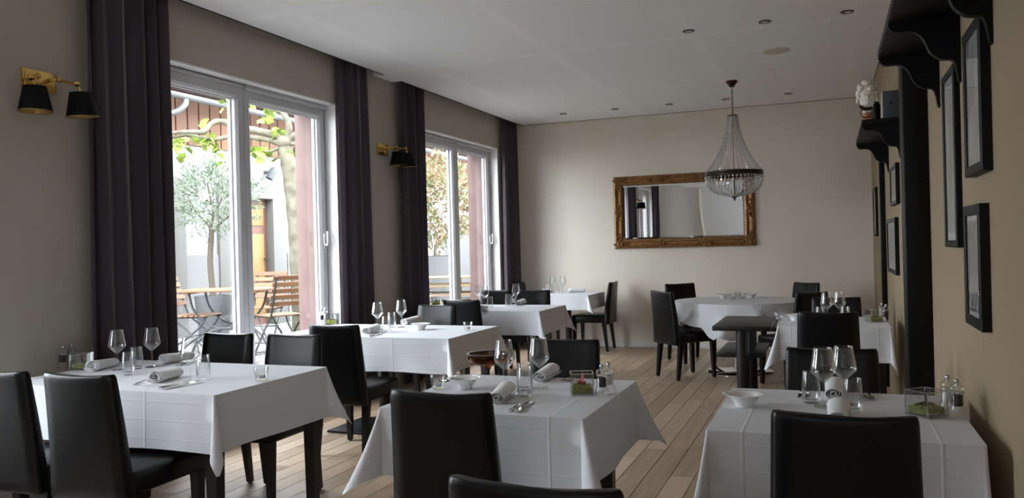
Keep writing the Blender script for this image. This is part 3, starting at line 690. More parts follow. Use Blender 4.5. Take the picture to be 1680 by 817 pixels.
for key, kind, pix in [('T2', 'pep', (528, 531)), ('T2', 'salt', (534, 528)), ('T3', 'pep', (703, 502)), ('T3', 'salt', (708, 500)), ('L', 'pep', (103, 604)), ('L', 'salt', (118, 600)), ('R2', 'salt', (1447, 524))]:
    p = at(*pix, ZC); put(kind, key, (p.x, p.y))
lay('nap', 'L', (238, 634), (304, 614)); lay('nap', 'L', (256, 600), (322, 588)); lay('nap', 'L', (150, 610), (186, 601))
lay('knife', 'L', (270, 639), (331, 628)); lay('knife', 'L', (262, 638), (322, 626)); lay('fork', 'L', (214, 634), (262, 620))
lay('fork', 'L', (300, 601), (335, 590)); lay('knife', 'L', (290, 601), (328, 592))
lay('nap', 'T2', (627, 541), (592, 551)); lay('nap', 'T2', (692, 528), (656, 534)); lay('knife', 'T2', (612, 552), (632, 546)); lay('knife', 'T2', (606, 553), (627, 547))
lay('nap', 'T3', (785, 512), (799, 507)); lay('nap', 'T3', (862, 498), (846, 502)); lay('nap', 'T4', (930, 480), (962, 479)); lay('nap', 'T4', (890, 481), (906, 479))
lay('nap', 'C', (841, 641), (807, 671)); lay('nap', 'C', (914, 612), (878, 631))
lay('knife', 'C', (834, 678), (868, 657)); lay('knife', 'C', (845, 680), (877, 658)); lay('fork', 'C', (955, 613), (916, 630)); lay('fork', 'C', (963, 614), (926, 631))
lay('nap', 'R', (1377, 673), (1376, 705)); lay('nap', 'R', (1371, 641), (1369, 657)); lay('knife', 'R', (1316, 640), (1311, 652)); lay('knife', 'R', (1327, 640), (1323, 653)); lay('fork', 'R', (1412, 640), (1418, 656)); lay('fork', 'R', (1421, 641), (1431, 660))

# ------------------------------------------------------------------ amber glass stand between the tables
p = aty(800, 590, 4.25)
t = thing('amber_stand', 'amber glass bowl on a slim bronze stand in the aisle beyond the middle table', 'stand', (p.x, p.y, 0))
bm = BM(); lathe(bm, [(.11, 0), (.11, .008), (.02, .02), (.011, .04), (.011, p.z-.06), (.02, p.z-.05)], 24, cap0=True, cap1=True); finish(bm, 'stem', 'bronze', t)
bm = BM(); lathe(bm, [(.012, p.z-.05), (.03, p.z-.035), (.10, p.z-.02), (.115, p.z), (.118, p.z+.035), (.112, p.z+.035), (.109, p.z), (.09, p.z-.01), (.01, p.z-.03)], 28); finish(bm, 'bowl', 'amber', t, 60)
bm = BM(); lathe(bm, [(.119, p.z+.022), (.121, p.z+.03), (.121, p.z+.038), (.110, p.z+.038)], 28); finish(bm, 'rim', 'bronze', t)

# ------------------------------------------------------------------ brass wall sconces
def sconce(y0, z0, arms, label):
    t = thing('wall_sconce', label, 'wall lamp', (XL, y0, z0))
    bm = BM(); box(bm, 0, .014, -.105, .105, -.058, .058, bev=.004); box(bm, .012, .020, -.092, .092, -.046, .046, bev=.004); finish(bm, 'back_plate', 'brass', t)
    for (ya, base, el, top, tilt) in arms:
        bm = BM(); tube(bm, bez([(.015, ya, .012), (.045, ya, .014), base, el], 5), .0075, 8)
        ball(bm, base, .016, 2); ball(bm, el, .018, 2, (1, 1.2, 1)); ball(bm, (.03, ya, .013), .014, 2)
        tube(bm, [el, ((el[0]+top[0])/2, (el[1]+top[1])/2+.006, (el[2]+top[2])/2-.006), top], .006, 8)
        tube(bm, [(base[0], base[1], base[2]-.02), (base[0], base[1], base[2]+.022)], .006, 8)
        arm = finish(bm, 'arm', 'brass', t, 60)
        mt = Matrix.Translation(top) @ Matrix.Rotation(tilt, 4, 'X')
        bm = BM(); lathe(bm, [(.056, -.002), (.058, -.003), (.086, -.138)], 28, mtx=mt); sh = finish(bm, 'lamp_shade', 'shade_black', t, 60)
        bm = BM(); lathe(bm, [(.055, -.004), (.0845, -.1375)], 28, mtx=mt); finish(bm, 'gold_liner', 'shade_gold', sh, 60)
        bm = BM(); lathe(bm, [(.085, -.1365), (.0875, -.1375), (.0875, -.141), (.0845, -.139)], 28, mtx=mt); finish(bm, 'gold_rim', 'shade_gold', sh, 60)
        bm = BM(); lathe(bm, [(.006, 0), (.058, -.003)], 24, mtx=mt); finish(bm, 'shade_top', 'shade_black', sh, 60)
        bm = BM(); lathe(bm, [(.012, -.005), (.013, -.04), (.017, -.06), (.019, -.08), (.010, -.098), (.002, -.1)], 14, mtx=mt, cap0=True); finish(bm, 'bulb', 'bulb', sh, 60)
    return t
def arm(y0, z0, ya, px, py, x, tilt):
    q = atx(px, py, x); top = (q.x-XL, q.y-y0, q.z-z0); el = (top[0]-.012, top[1]-.012, top[2]+.045)
    return (ya, (.07, ya+(.02 if ya > 0 else -.004), .012), el, top, tilt)
sconce(3.245, 2.385, [arm(3.245, 2.385, -.05, 57, 141, XL+.11, 0), arm(3.245, 2.385, .06, 132, 151, XL+.20, R_(5))], 'brass wall sconce with two black shades, both standing clear of the curtain')
sconce(6.985, 2.385, [arm(6.985, 2.385, -.05, 653, 249, XL+.13, 0), arm(6.985, 2.385, .06, 668, 251, XL+.17, R_(5))], 'brass wall sconce with black shades half hidden against the dark curtain')

# ------------------------------------------------------------------ ceiling fittings
def g_down():
    t = thing('downlight', '', 'ceiling light')
    bm = BM(); lathe(bm, [(.048, 0), (.050, -.003), (.046, -.006), (.034, -.006), (.030, .0)], 24); finish(bm, 'ring', 'bronze', t, 50)
    bm = BM(); lathe(bm, [(.031, -.004), (.022, -.002), (.002, -.0015)], 20); finish(bm, 'reflector', 'chrome', t, 50)
    return t
dp = g_down(); du = [False]
for px in ((1130, 51), (1255, 36), (1390, 18)):
    p = at(*px, H); place(dp, du, (p.x, 6.62, H), 0, 'small recessed downlight in the ceiling row crossing near the speaker', 'downlights in the row near the speaker')
for px in ((925, 187), (1009, 179), (1098, 171), (1190, 162), (1293, 153)):
    p = at(*px, H); place(dp, du, (p.x, 9.98, H), 0, 'small recessed downlight in the ceiling row along the mirror wall', 'downlights along the mirror wall')
p = at(1274, 83, H)
t = thing('ceiling_speaker', 'round cream ceiling speaker with flat grille between downlights and chandelier', 'speaker', (p.x, p.y, H))
bm = BM(); lathe(bm, [(.118, 0), (.120, -.004), (.112, -.008), (.104, -.006)], 36); finish(bm, 'rim', 'plaster_far', t)
bm = BM(); lathe(bm, [(.105, -.005), (.002, -.007)], 36); finish(bm, 'grille', 'paper', t)

# ------------------------------------------------------------------ chandelier
CX, CY = -.945, 8.90
t = thing('chandelier', 'basket chandelier of clear crystal beads with dark bronze rings on a chain', 'chandelier', (CX, CY, 0))
bm = BM(); lathe(bm, [(.062, H), (.060, H-.012), (.045, H-.030), (.030, H-.05), (.026, H-.062), (.010, H-.066)], 28, cap0=True, cap1=True); finish(bm, 'ceiling_cup', 'bronze', t, 50)
z = H-.064; k = 0
while z > 2.80:
    bm = BM(); a = [(.0085*math.cos(q), 0, z-.021+.021*math.sin(q)) if k % 2 else (0, .0085*math.cos(q), z-.021+.021*math.sin(q)) for q in [2*PI*i/14 for i in range(15)]]
    tube(bm, a, .0028, 6, False); finish(bm, 'chain_link', 'bronze', t, 60); z -= .034; k += 1
bm = BM(); tube(bm, [(0, 0, z+.005), (0, 0, 1.88)], .006, 8); finish(bm, 'stem', 'bronze', t, 60)
bm = BM(); lathe(bm, [(.006, 2.745), (.055, 2.738), (.060, 2.730), (.055, 2.722), (.006, 2.72)], 28); finish(bm, 'crown_ring', 'bronze', t, 50)
bm = BM(); lathe(bm, [(.288, 2.085), (.302, 2.088), (.305, 2.098), (.298, 2.110), (.305, 2.122), (.302, 2.132), (.288, 2.135)], 56); lathe(bm, [(.288, 2.085), (.288, 2.135)], 56); finish(bm, 'band_ring', 'bronze', t, 50)
bm = BM(); lathe(bm, [(.05, 1.868), (.04, 1.862), (.014, 1.850), (.010, 1.838), (.013, 1.832), (.008, 1.822), (.001, 1.819)], 18, cap0=True); finish(bm, 'finial', 'bronze', t, 60)
ns = 26
def strand_mesh(pts, rad, sub=1):
    bm = BM()
    for (p, r, sc) in pts: ball(bm, p, r, sub, sc)
    me = bpy.data.meshes.new('bead_strand'); bm.to_mesh(me); bm.free(); return me
up = []; nb = 36
for i in range(nb):
    f = i/(nb-1); up.append(((.055+.235*(.25*f+.75*f**2.4), 0, 2.725-.59*f), .0080, (1, 1, 1)))
upm = strand_mesh(up, .009)
lo = [((.298, 0, 2.070), .0120, (1, 1, 1)), ((.294, 0, 2.036), .0105, (.9, .9, 2.3))]
for i in range(13):
    a = i/12; r_ = .285*math.cos(a*1.42); lo.append(((r_, 0, 2.008-.140*math.sin(a*1.42)), .0085, (1, 1, 1.1)))
lom = strand_mesh(lo, .01)
for me, nm, cnt in ((upm, 'bead_strand', 30), (lom, 'crystal_strand', 46)):
    for k in range(cnt):
        o = link(me, nm, 'crystal', t, None); o.rotation_euler = (0, 0, 2*PI*k/cnt); o['kind'] = 'stuff'

# ------------------------------------------------------------------ gilt mirror
MX0, MX1, MZ0, MZ1 = -2.715, -.885, 1.325, 2.295
t = thing('wall_mirror', 'wide gilt framed mirror with carved ornaments hanging behind the chandelier', 'mirror', (0, YF, 0))
prof = [(0, 0), (0, -.030), (.010, -.046), (.026, -.050), (.036, -.040), (.070, -.030), (.082, -.034), (.094, -.044), (.106, -.044), (.114, -.030), (.128, -.016), (.128, 0)]
cor = [(MX0, MZ0, 1, 1), (MX1, MZ0, -1, 1), (MX1, MZ1, -1, -1), (MX0, MZ1, 1, -1)]
for k in range(4):
    a, b = cor[k], cor[(k+1) % 4]; bm = BM()
    loft(bm, [[(c[0]+c[2]*w, d, c[1]+c[3]*w) for w, d in prof] for c in (a, b)]); finish(bm, 'frame_rail', 'gilt', t, 35)
i = .126
boxobj('mirror_glass', 'mirror', t, MX0+i, MX1-i, -.016, -.010, MZ0+i, MZ1-i, smooth=None)
for (x0, x1, z0, z1) in ((MX0+i, MX1-i, MZ0+i, MZ0+i+.02), (MX0+i, MX1-i, MZ1-i-.02, MZ1-i), (MX0+i, MX0+i+.02, MZ0+i+.02, MZ1-i-.02), (MX1-i-.02, MX1-i, MZ0+i+.02, MZ1-i-.02)):
    bm = BM(); lon = (x1-x0) > (z1-z0)
    mx_ = (x0+x1)/2; out = 1 if (mx_ > -1.8) else -1
    if lon:
        up_ = z0 > 1.8; ze, zi = (z1, z0) if up_ else (z0, z1)
        vs = [bm.verts.new(q) for q in ((x0, -.0165, ze), (x1, -.0165, ze), (x1, -.0185, zi), (x0, -.0185, zi))]
    else:
        xe, xi = (x1, x0) if out > 0 else (x0, x1)
        vs = [bm.verts.new(q) for q in ((xe, -.0165, z0), (xe, -.0165, z1), (xi, -.0185, z1), (xi, -.0185, z0))]
    bm.faces.new(vs); finish(bm, 'bevel_strip', 'mirror', t, None)
def ornament(cx, cz, corner, seed):
    rnd = random.Random(seed); bm = BM()
    for k in range(9):
        a = k*2*PI/9+.3; r = .034 if k % 2 else .05; ball(bm, (cx+r*math.cos(a), -.052, cz+r*math.sin(a)*.8), .013, 2, (1.5, .7, 1.0))
    ball(bm, (cx, -.056, cz), .02, 2, (1.1, .8, 1.1))
    for sx in (-1, 1):
        for sc in ((corner[0], 0), (0, corner[1])) if corner else ((sx, 0),):
            d = Vector((sc[0], 0, sc[1])); n = Vector((-sc[1], 0, sc[0]))
            pts = [Vector((cx, -.05, cz))+d*(.03+.022*q)+n*sx*(.026*math.sin(q*.95)) for q in range(6)]
            tube(bm, bez(pts, 3), [.012-.0006*q for q in range(16)], 7)
            ball(bm, pts[-1], .012, 2)
    finish(bm, 'ornament', 'gilt', t, 70)
w = .056
for k, (cx, cz, c) in enumerate([(MX0+w, MZ0+w, (1, 1)), (MX1-w, MZ0+w, (-1, 1)), (MX1-w, MZ1-w, (-1, -1)), (MX0+w, MZ1-w, (1, -1)), (MX0+.62, MZ1-w, None), (MX1-.62, MZ1-w, None), (MX0+.62, MZ0+w, None), (MX1-.62, MZ0+w, None)]):
    ornament(cx, cz, c, k)
for cx in (MX0+w, MX1-w):
    bm = BM(); cz = (MZ0+MZ1)/2
    for k in range(9): a = k*2*PI/9; ball(bm, (cx+.03*math.cos(a), -.052, cz+.045*math.sin(a)), .013, 2, (1, .7, 1.4))
    for s in (-1, 1): tube(bm, [(cx+.02*math.sin(q*1.1)*s, -.05, cz+s*(.04+.02*q)) for q in range(5)], [.012, .011, .010, .008, .005], 7)
    ball(bm, (cx, -.056, cz), .02, 2); finish(bm, 'ornament', 'gilt', t, 70)

# ------------------------------------------------------------------ black shelves, post and pictures on the right-hand wall
def bracket(bm, y0, y1, zt, drop=.26):
    up = zt; prof = bez([(-.25, up-.0), (-.235, up-.035), (-.19, up-.045), (-.145, up-.06), (-.115, up-.115), (-.075, up-.155), (-.035, up-.165), (-.014, up-.20), (0.0-.006, up-drop)], 5) if False else None
    pts = bez([Vector((-.250, 0, up)), Vector((-.247, 0, up-.020)), Vector((-.225, 0, up-.040)), Vector((-.165, 0, up-.044)), Vector((-.128, 0, up-.075)), Vector((-.105, 0, up-.130)), Vector((-.070, 0, up-.160)),
               Vector((-.030, 0, up-.168)), Vector((-.016, 0, up-.205)), Vector((-.010, 0, up-.245)), Vector((0, 0, up-.255))], 4) + [Vector((0, 0, up))]
    a = [bm.verts.new((XR+p.x, y0, p.z)) for p in pts]; b = [bm.verts.new((XR+p.x, y1, p.z)) for p in pts]; n = len(pts)
    for i in range(n): bm.faces.new((a[i], a[(i+1) % n], b[(i+1) % n], b[i]))
    bm.faces.new(a); bm.faces.new(b[::-1])
def shelf(y0, y1, zt, brs, label):
    t = thing('wall_shelf', label, 'shelf', (0, 0, 0))
    boxobj('board', 'black_paint', t, XR-.252, XR, y0, y1, zt, zt+.035, bev=.003)
    for yb in brs:
        bm = BM(); bracket(bm, yb, yb+.035, zt); finish(bm, 'bracket', 'black_paint', t, 40)
    return t
shelf(1.4, 4.20, 2.225, (4.14, 3.50, 2.85, 2.2), 'long black wall shelf on wavy brackets above the framed pictures')
shelf(6.28, 7.70, 2.195, (6.33, 7.60), 'short black wall shelf on wavy brackets carrying the white bust')
def relabel(o, l): o['label'] = l
boxobj_post = boxobj('timber_post', 'black_paint', None, XR-.117, XR-.001, 4.63, 4.86, 0, H, bev=.004); tag(boxobj_post, 'black timber post running floor to ceiling against the ochre wall', 'post')
struct(boxobj('trim_3', 'black_paint', None, XR-.045, XR, 8.2, 8.32, 0, 2.12, bev=.003), 'slim black upright strip on the ochre wall')
def picture(y0, y1, z0, z1, dep, fw, art, matw, label, matside=None):
    t = thing('framed_picture', label, 'picture', (XR, 0, 0)); bm = BM()
    def rect(i, x): return [(x, y0+i, z0+i), (x, y1-i, z0+i), (x, y1-i, z1-i), (x, y0+i, z1-i)]
    ls = [rect(0, 0), rect(0, -dep+.003), rect(.003, -dep), rect(fw-.004, -dep), rect(fw, -dep+.003), rect(fw, 0)]
    vs = [[bm.verts.new(p) for p in l] for l in ls]
    for k in range(6):
        a, b = vs[k], vs[(k+1) % 6]
        for i in range(4): bm.faces.new((a[i], a[(i+1) % 4], b[(i+1) % 4], b[i]))
    finish(bm, 'frame', 'black_paint', t, 30)
    if matw: boxobj('passepartout', 'mat_white', t, -dep+.009, -dep+.014, y0+fw, y1-fw, z0+fw, z1-fw, smooth=None)
    g = fw+matw
    boxobj('print', art, t, -dep+.0075, -dep+.012, y0+g, y1-g, z0+g, z1-g, smooth=None)
    boxobj('picture_glass', 'pane', t, -dep+.0045, -dep+.006, y0+fw, y1-fw, z0+fw, z1-fw, smooth=None)
    return t
picture(2.905, 3.25, 1.585, 2.085, .032, .034, 'art3', .0, 'black framed pale print hung high under the long shelf bracket, glass reflecting')
picture(3.55, 3.90, 1.335, 2.055, .024, .028, 'art3', .03, 'tall narrow black framed print hanging between long shelf and black post')
picture(2.99, 3.32, 1.065, 1.485, .032, .036, 'art2', .016, 'black framed monochrome photograph with white border, lowest of the near pictures')
picture(6.70, 7.62, 1.095, 1.535, .030, .034, 'art3', .05, 'black framed print with pale mat hanging low beyond the black post')
picture(6.50, 7.10, 1.63, 1.93, .030, .030, 'art3', .03, 'small black framed print directly beneath the bust shelf')
picture(9.45, 9.95, 1.40, 1.93, .025, .03, 'art1', .0, 'thin black framed picture near the mirror-wall corner')

# things on the shelves
sz = 2.195+.035
t = thing('bust', 'white curly-haired bust on terracotta foot with bronze ring, on the short shelf', 'bust', (.275, 6.50, sz))
bm = BM(); lathe(bm, [(.035, 0), (.038, .006), (.030, .05), (.026, .085)], 16, cap0=True, cap1=True); finish(bm, 'foot', 'terracotta', t)
bm = BM(); rings = []
for z, rx, ry, oy in ((.075, .030, .026, 0), (.10, .034, .030, 0), (.125, .040, .040, -.006), (.15, .050, .050, -.008), (.18, .058, .056, -.006), (.215, .062, .060, -.002), (.25, .058, .056, 0), (.28, .042, .042, 0), (.295, .015, .015, 0)):
    rings.append([(rx*math.cos(2*PI*k/18), oy+ry*math.sin(2*PI*k/18), z) for k in range(18)])
loft(bm, rings)
ball(bm, (0, -.062, .185), .012, 2, (.8, 1.2, 1.8)); ball(bm, (-.014, -.060, .20), .009, 2); ball(bm, (.014, -.060, .20), .009, 2); ball(bm, (0, -.058, .160), .010, 2, (1.6, .8, .6)); ball(bm, (0, -.05, .138), .014, 2)
finish(bm, 'head', 'marble_white', t, 70)
bm = BM(); rnd = random.Random(3)
for k in range(70):
    a = rnd.uniform(0, 2*PI); zz = rnd.uniform(.19, .305); rr = .066*math.sqrt(max(.05, 1-((zz-.22)/.09)**2))
    if math.sin(a) < -.55 and zz < .235: continue
    ball(bm, (rr*math.cos(a), rr*math.sin(a), zz), rnd.uniform(.013, .02), 1)
for s in (-1, 1):
    for k in range(3): ball(bm, (s*(.056+.004*k), -.01, .20-.018*k), .016, 1)
finish(bm, 'curls', 'marble_white', t, 80)
bm = BM(); tube(bm, [(-.012+.036*math.cos(q), -.045, .072+.036*math.sin(q)) for q in [2*PI*k/24 for k in range(25)]], .0045, 6, False); finish(bm, 'ring', 'bronze', t, 60)
bm = BM(); tube(bm, bez([(-.055, -.04, .125), (-.02, -.045, .098), (.03, -.03, .105)], 4), .012, 8); finish(bm, 'collar', 'bronze', t, 60)
t = thing('storage_box', 'dark slate box standing against the ochre wall on the short shelf', 'box', (.425, 6.42, sz))
boxobj('body', 'slate_book', t, -.053, .05, -.05, .12, 0, .205, bev=.004); boxobj('lid_edge', 'paper', t, -.060, -.054, -.045, .118, .005, .20)
bm = BM(); lathe(bm, [(.007, -.004), (.007, 0)], 12, mtx=Matrix.Translation((0, -.05, .12)) @ Matrix.Rotation(R_(90), 4, 'X'), cap0=True, cap1=True); finish(bm, 'stud', 'steel', t)
t = thing('dark_bottle', 'dark bottle with white neck band between the bust and the slate box', 'bottle', (.34, 6.62, sz))
bm = BM(); lathe(bm, [(.030, 0), (.032, .004), (.032, .13), (.024, .16), (.012, .175), (.012, .225), (.014, .226), (.014, .235)], 18, cap0=True, cap1=True); finish(bm, 'body', 'black_paint', t, 50)
bm = BM(); lathe(bm, [(.0128, .19), (.0128, .207)], 18); finish(bm, 'neck_band', 'mat_white', t)

# ================================================================== the courtyard outside
GZ = .25
gr = boxobj('courtyard_ground', 'sand_joint', None, -30, XO, -8, 40, GZ-.3, GZ-.012, smooth=None); struct(gr, 'pale cobbled courtyard ground beyond the windows')
rnd = random.Random(11)
def stone_mesh(seed):
    r2 = random.Random(seed); bm = BM(); box(bm, -.095, .095, -.062, .062, -.05, 0, bev=.018, seg=2)
    for v in bm.verts: v.co.x += r2.uniform(-.005, .005); v.co.y += r2.uniform(-.005, .005); v.co.z += r2.uniform(-.003, .003)
    me = bpy.data.meshes.new('cobble'); bm.to_mesh(me); bm.free(); me.materials.append(M['cobble']); return me
sm_ = [stone_mesh(k) for k in range(6)]
spots = []
for i in range(33):
    for j in range(46):
        spots.append((-4.98-i*.134, 4.2+j*.205+(.1 if i % 2 else 0)))
def shows(s):
    d = Vector((s[0], s[1], GZ))-CAMPOS; z = d.dot(_fw); px = 840+F*d.dot(_r)/z
    yy = s[1]*(-4.3)/s[0]; return (4.1 < yy < 6.2) or (7.8 < yy < 10)
spots.sort(key=lambda s: (not shows(s), (s[0]**2+s[1]**2)))
for k, s in enumerate(spots[:290]):
    o = link(sm_[k % 6], 'cobble', None, gr, 50, (s[0]+rnd.uniform(-.004, .004), s[1], GZ+rnd.uniform(-.004, .006))); o.rotation_euler = (0, 0, PI/2+rnd.uniform(-.04, .04))
verts, faces = [], []
for k, s in enumerate(spots[290:]):
    me = sm_[k % 6]; off = len(verts)
    verts += [(s[0]-v.co.y, s[1]+v.co.x, GZ+v.co.z) for v in me.vertices]; faces += [[off+i for i in p.vertices] for p in me.polygons]
me = bpy.data.meshes.new('cobble_field'); me.from_pydata(verts, [], faces); o = link(me, 'cobble_field', 'cobble', gr, 50); o['kind'] = 'stuff'

# farmhouse across the courtyard
XFc = -8.40; FY0 = 6.0
fb = thing('farmhouse', 'white rendered house with brown boarded upper storey across the courtyard', 'building', (0, 0, 0))
bm = BM(); D0, D1 = 9.74, 10.69
box(bm, XFc-.5, XFc, FY0, 7.5, GZ, 2.94); box(bm, XFc-.5, XFc, 8.58, D0, GZ, 2.94); box(bm, XFc-.5, XFc, D1, 20, GZ, 2.94); box(bm, XFc-.5, XFc, D0, D1, 2.27, 2.94); box(bm, XFc-.5, XFc, 7.5, 8.58, 2.30, 2.94)
finish(bm, 'wall', 'render_white', fb, None)
bm = BM()
for (a, b) in ((FY0, 7.3), (8.8, 9.5), (11.06, 20)): box(bm, XFc, XFc+.02, a, b, GZ, 1.385)
finish(bm, 'plinth', 'plinth_grey', fb, None)
boxobj('upper_backing', 'batten', fb, XFc-.5, XFc-.01, FY0, 20, 2.94, 4.0, smooth=None)
bm = BM(); box(bm, XFc-.01, XFc+.022, .004, .206, 2.94, 3.95, bev=.004, seg=1); brd = None
for k in range(63):
    y = 6.0+k*.222
    if brd is None: brd = finish(bm, 'cladding_board', 'clad', fb, None, (0, y, 0)).data
    else: link(brd, 'cladding_board', None, fb, None, (0, y, 0))
for (a, b, zt) in ((D0, D1, 2.27), (7.5, 8.58, 2.30)):
    fr = .30 if a == D0 else .2
    bm = BM(); box(bm, XFc-.12, XFc+.045, a-fr, a+.012, GZ, zt+.18, bev=.008); box(bm, XFc-.12, XFc+.045, b-.012, b+fr, GZ, zt+.18, bev=.008); box(bm, XFc-.12, XFc+.05, a-.01, b+.01, zt-.012, zt+.18, bev=.008)
    finish(bm, 'door_surround', 'stone_grey', fb, 30)
    dr = boxobj('door', 'door_brown', fb, XFc-.17, XFc-.10, a, b, GZ, zt)
    mid = (a+b)/2
    for (p, q) in ((a+.09, mid-.06), (mid+.06, b-.09)):
        for (u, v) in ((GZ+.12, GZ+.55), (GZ+.70, GZ+1.45), (GZ+1.58, zt-.10)): boxobj('door_panel', 'door_yellow', dr, XFc-.105, XFc-.085, p, q, u, v, bev=.010)
    bm = BM(); tube(bm, [(XFc-.10, b-.07, GZ+1.05), (XFc-.04, b-.07, GZ+1.05), (XFc-.03, b-.17, GZ+1.05)], .012, 8); finish(bm, 'door_handle', 'iron', dr, 60)
# roof and gutter
GXX = -8.02; gz = 3.545
bm = BM(); pts = []
n = 10
for yy in (FY0, 20): pts.append([(GXX+.07*math.cos(PI+PI*k/n), yy, gz+.07*math.sin(PI+PI*k/n)) for k in range(n+1)]+[(GXX+.062*math.cos(-PI*k/n), yy, gz+.062*math.sin(-PI*k/n)) for k in range(n+1)])
loft(bm, pts, False, False); finish(bm, 'gutter', 'zinc', fb, 60)
bm = BM(); tube(bm, bez([(GXX, 8.47, gz-.05), (GXX, 8.46, gz-.13), (-8.10, 8.36, gz-.24), (-8.30, 8.05, gz-.33), (-8.34, 7.3, gz-.55), (-8.34, 7.2, 2.4), (-8.34, 7.2, GZ+.02)], 5), .042, 12); finish(bm, 'downpipe', 'zinc', fb, 60)
boxobj('soffit', 'batten', fb, XFc, GXX-.06, FY0, 20, gz+.06, gz+.09, smooth=None)
bm = BM(); box(bm, -.36, .0, -7, 7, 0, .03, bev=.006); rc = None
for k in range(16):
    x = GXX+.10-k*.30; z = gz+.09+k*.15
    mt = Matrix.Translation((x, 13, z)) @ Matrix.Rotation(R_(24), 4, 'Y')
    if rc is None: o = finish(bm, 'roof_course', 'roof', fb, None); rc = o.data
    else: o = link(rc, 'roof_course', None, fb, None)
    o.matrix_local = mt
# spotlight on the house wall
p = atx(434, 283, XFc)
t = thing('wall_spotlight', 'small dark cylinder spotlight on the white house wall', 'outdoor lamp', (XFc, p.y, p.z))
bm = BM(); tube(bm, [(0, 0, 0), (.09, 0, 0)], .028, 12); finish(bm, 'mount', 'pot_grey', t)
bm = BM(); mt = Matrix.Translation((.13, .03, -.01)) @ Matrix.Rotation(R_(-25), 4, 'X') @ Matrix.Rotation(R_(15), 4, 'Y'); lathe(bm, [(.012, .10), (.045, .085), (.06, .05), (.062, -.11), (.05, -.11), (.045, -.02)], 18, cap0=True, cap1=True, mtx=mt); finish(bm, 'lamp_head', 'pot_grey', t, 50)

# trees
def leaf_mesh(L, W, lobed=False):
    if lobed:
        o = [(0, 0), (.25, .30), (.10, .52), (.42, .50), (.55, .85), (.70, .48), (1.0, .0)]
    else: o = [(0, 0), (.25, .55), (.55, .6), (1, 0)]
    top = [(x*L, w*W, .06*L*math.sin(x*3)) for x, w in o]; bot = [(x*L, -w*W, .06*L*math.sin(x*3)) for x, w in o[1:-1]]
    mid = [(x*L, 0, -.05*L*(1-x)) for x, w in o[1:-1]]
    v = top+bot+mid; n = len(o); f = []
    T = list(range(n)); B = [0]+list(range(n, 2*n-2))+[n-1]; Mi = [0]+list(range(2*n-2, 3*n-4))+[n-1]
    for i in range(n-1):
        for s in (T, B):
            q = [s[i], s[i+1], Mi[i+1], Mi[i]]; q = list(dict.fromkeys(q))
            if len(q) > 2: f.append(q)
    return v, f
pt = thing('plane_tree', 'pollarded plane tree with mottled trunk, trained branches and fresh lime leaves', 'tree', (0, 0, 0))
DT = 10.9
def w3(px, py, d=DT): return atd(px, py, d)
gp = w3(497, 553); gp.z = GZ
bm = BM(); tr = bez([gp-Vector((0, 0, .05)), w3(492, 460), w3(488, 390), w3(481, 320), w3(472, 262), w3(467, 236)], 6); tube(bm, tr, [.135-.045*k/(len(tr)-1)+.006*math.sin(k*1.7) for k in range(len(tr))], 14); ball(bm, w3(467, 234), .105, 2, (1.1, 1.1, .9))
trunk = finish(bm, 'trunk', 'plane_bark', pt, 70)
BR = [([(466, 232), (450, 222), (430, 216), (405, 211), (388, 206), (362, 199), (347, 203), (335, 216), (310, 216), (278, 218), (250, 222)], .052, .022),
      ([(464, 236), (440, 229), (415, 225), (385, 223), (355, 228), (330, 226), (305, 222), (270, 228)], .045, .018),
      ([(470, 230), (474, 212), (471, 196), (462, 184), (448, 178), (436, 176), (425, 168), (412, 166)], .045, .02),
      ([(474, 230), (484, 222), (497, 212), (515, 205), (540, 190)], .05, .025),
      ([(470, 236), (486, 236), (510, 240)], .04, .02),
      ([(462, 240), (440, 250), (425, 246), (405, 258)], .02, .008), ([(345, 226), (352, 240), (355, 252)], .012, .005), ([(300, 222), (292, 235), (288, 245)], .012, .005)]
for k, (pp, r0, r1) in enumerate(BR):
    rnd = random.Random(k); pts = bez([w3(a, b, DT-.045*i) for i, (a, b) in enumerate(pp)], 4); n = len(pts)
    bm = BM(); tube(bm, pts, [max(r1*.6, r0+(r1-r0)*i/(n-1)+rnd.uniform(-.005, .006)) for i in range(n)], 9); finish(bm, 'branch', 'plane_bark', pt, 70)
lv, lf = leaf_mesh(.14, .09, True); lme = bpy.data.meshes.new('leaf'); lme.from_pydata(lv, [], lf); rnd = random.Random(21)
for (cx, cy, sx, sy, n) in [(292, 240, 20, 14, 22), (318, 226, 18, 6, 8), (345, 232, 16, 10, 10), (356, 252, 7, 14, 10), (334, 197, 5, 5, 4), (346, 216, 5, 4, 3), (377, 171, 16, 9, 12), (384, 193, 8, 5, 3),
                            (425, 240, 16, 10, 16), (438, 252, 14, 8, 12), (430, 196, 10, 5, 6), (455, 212, 8, 6, 5), (422, 164, 10, 5, 6), (445, 181, 9, 6, 7), (484, 246, 8, 8, 8)]:
    for k in range(n):
        p = w3(cx+rnd.gauss(0, sx*.6), cy+rnd.gauss(0, sy*.6), DT-(.40 if cx < 330 else .12)+rnd.uniform(-.22, .22))
        o = link(lme, 'leaf', 'leaf_lime', pt, None, p); o.rotation_euler = (rnd.uniform(-.9, .9), rnd.uniform(.1, 1.2), rnd.uniform(0, 6.3)); s = rnd.uniform(.65, 1.1); o.scale = (s, s, s)
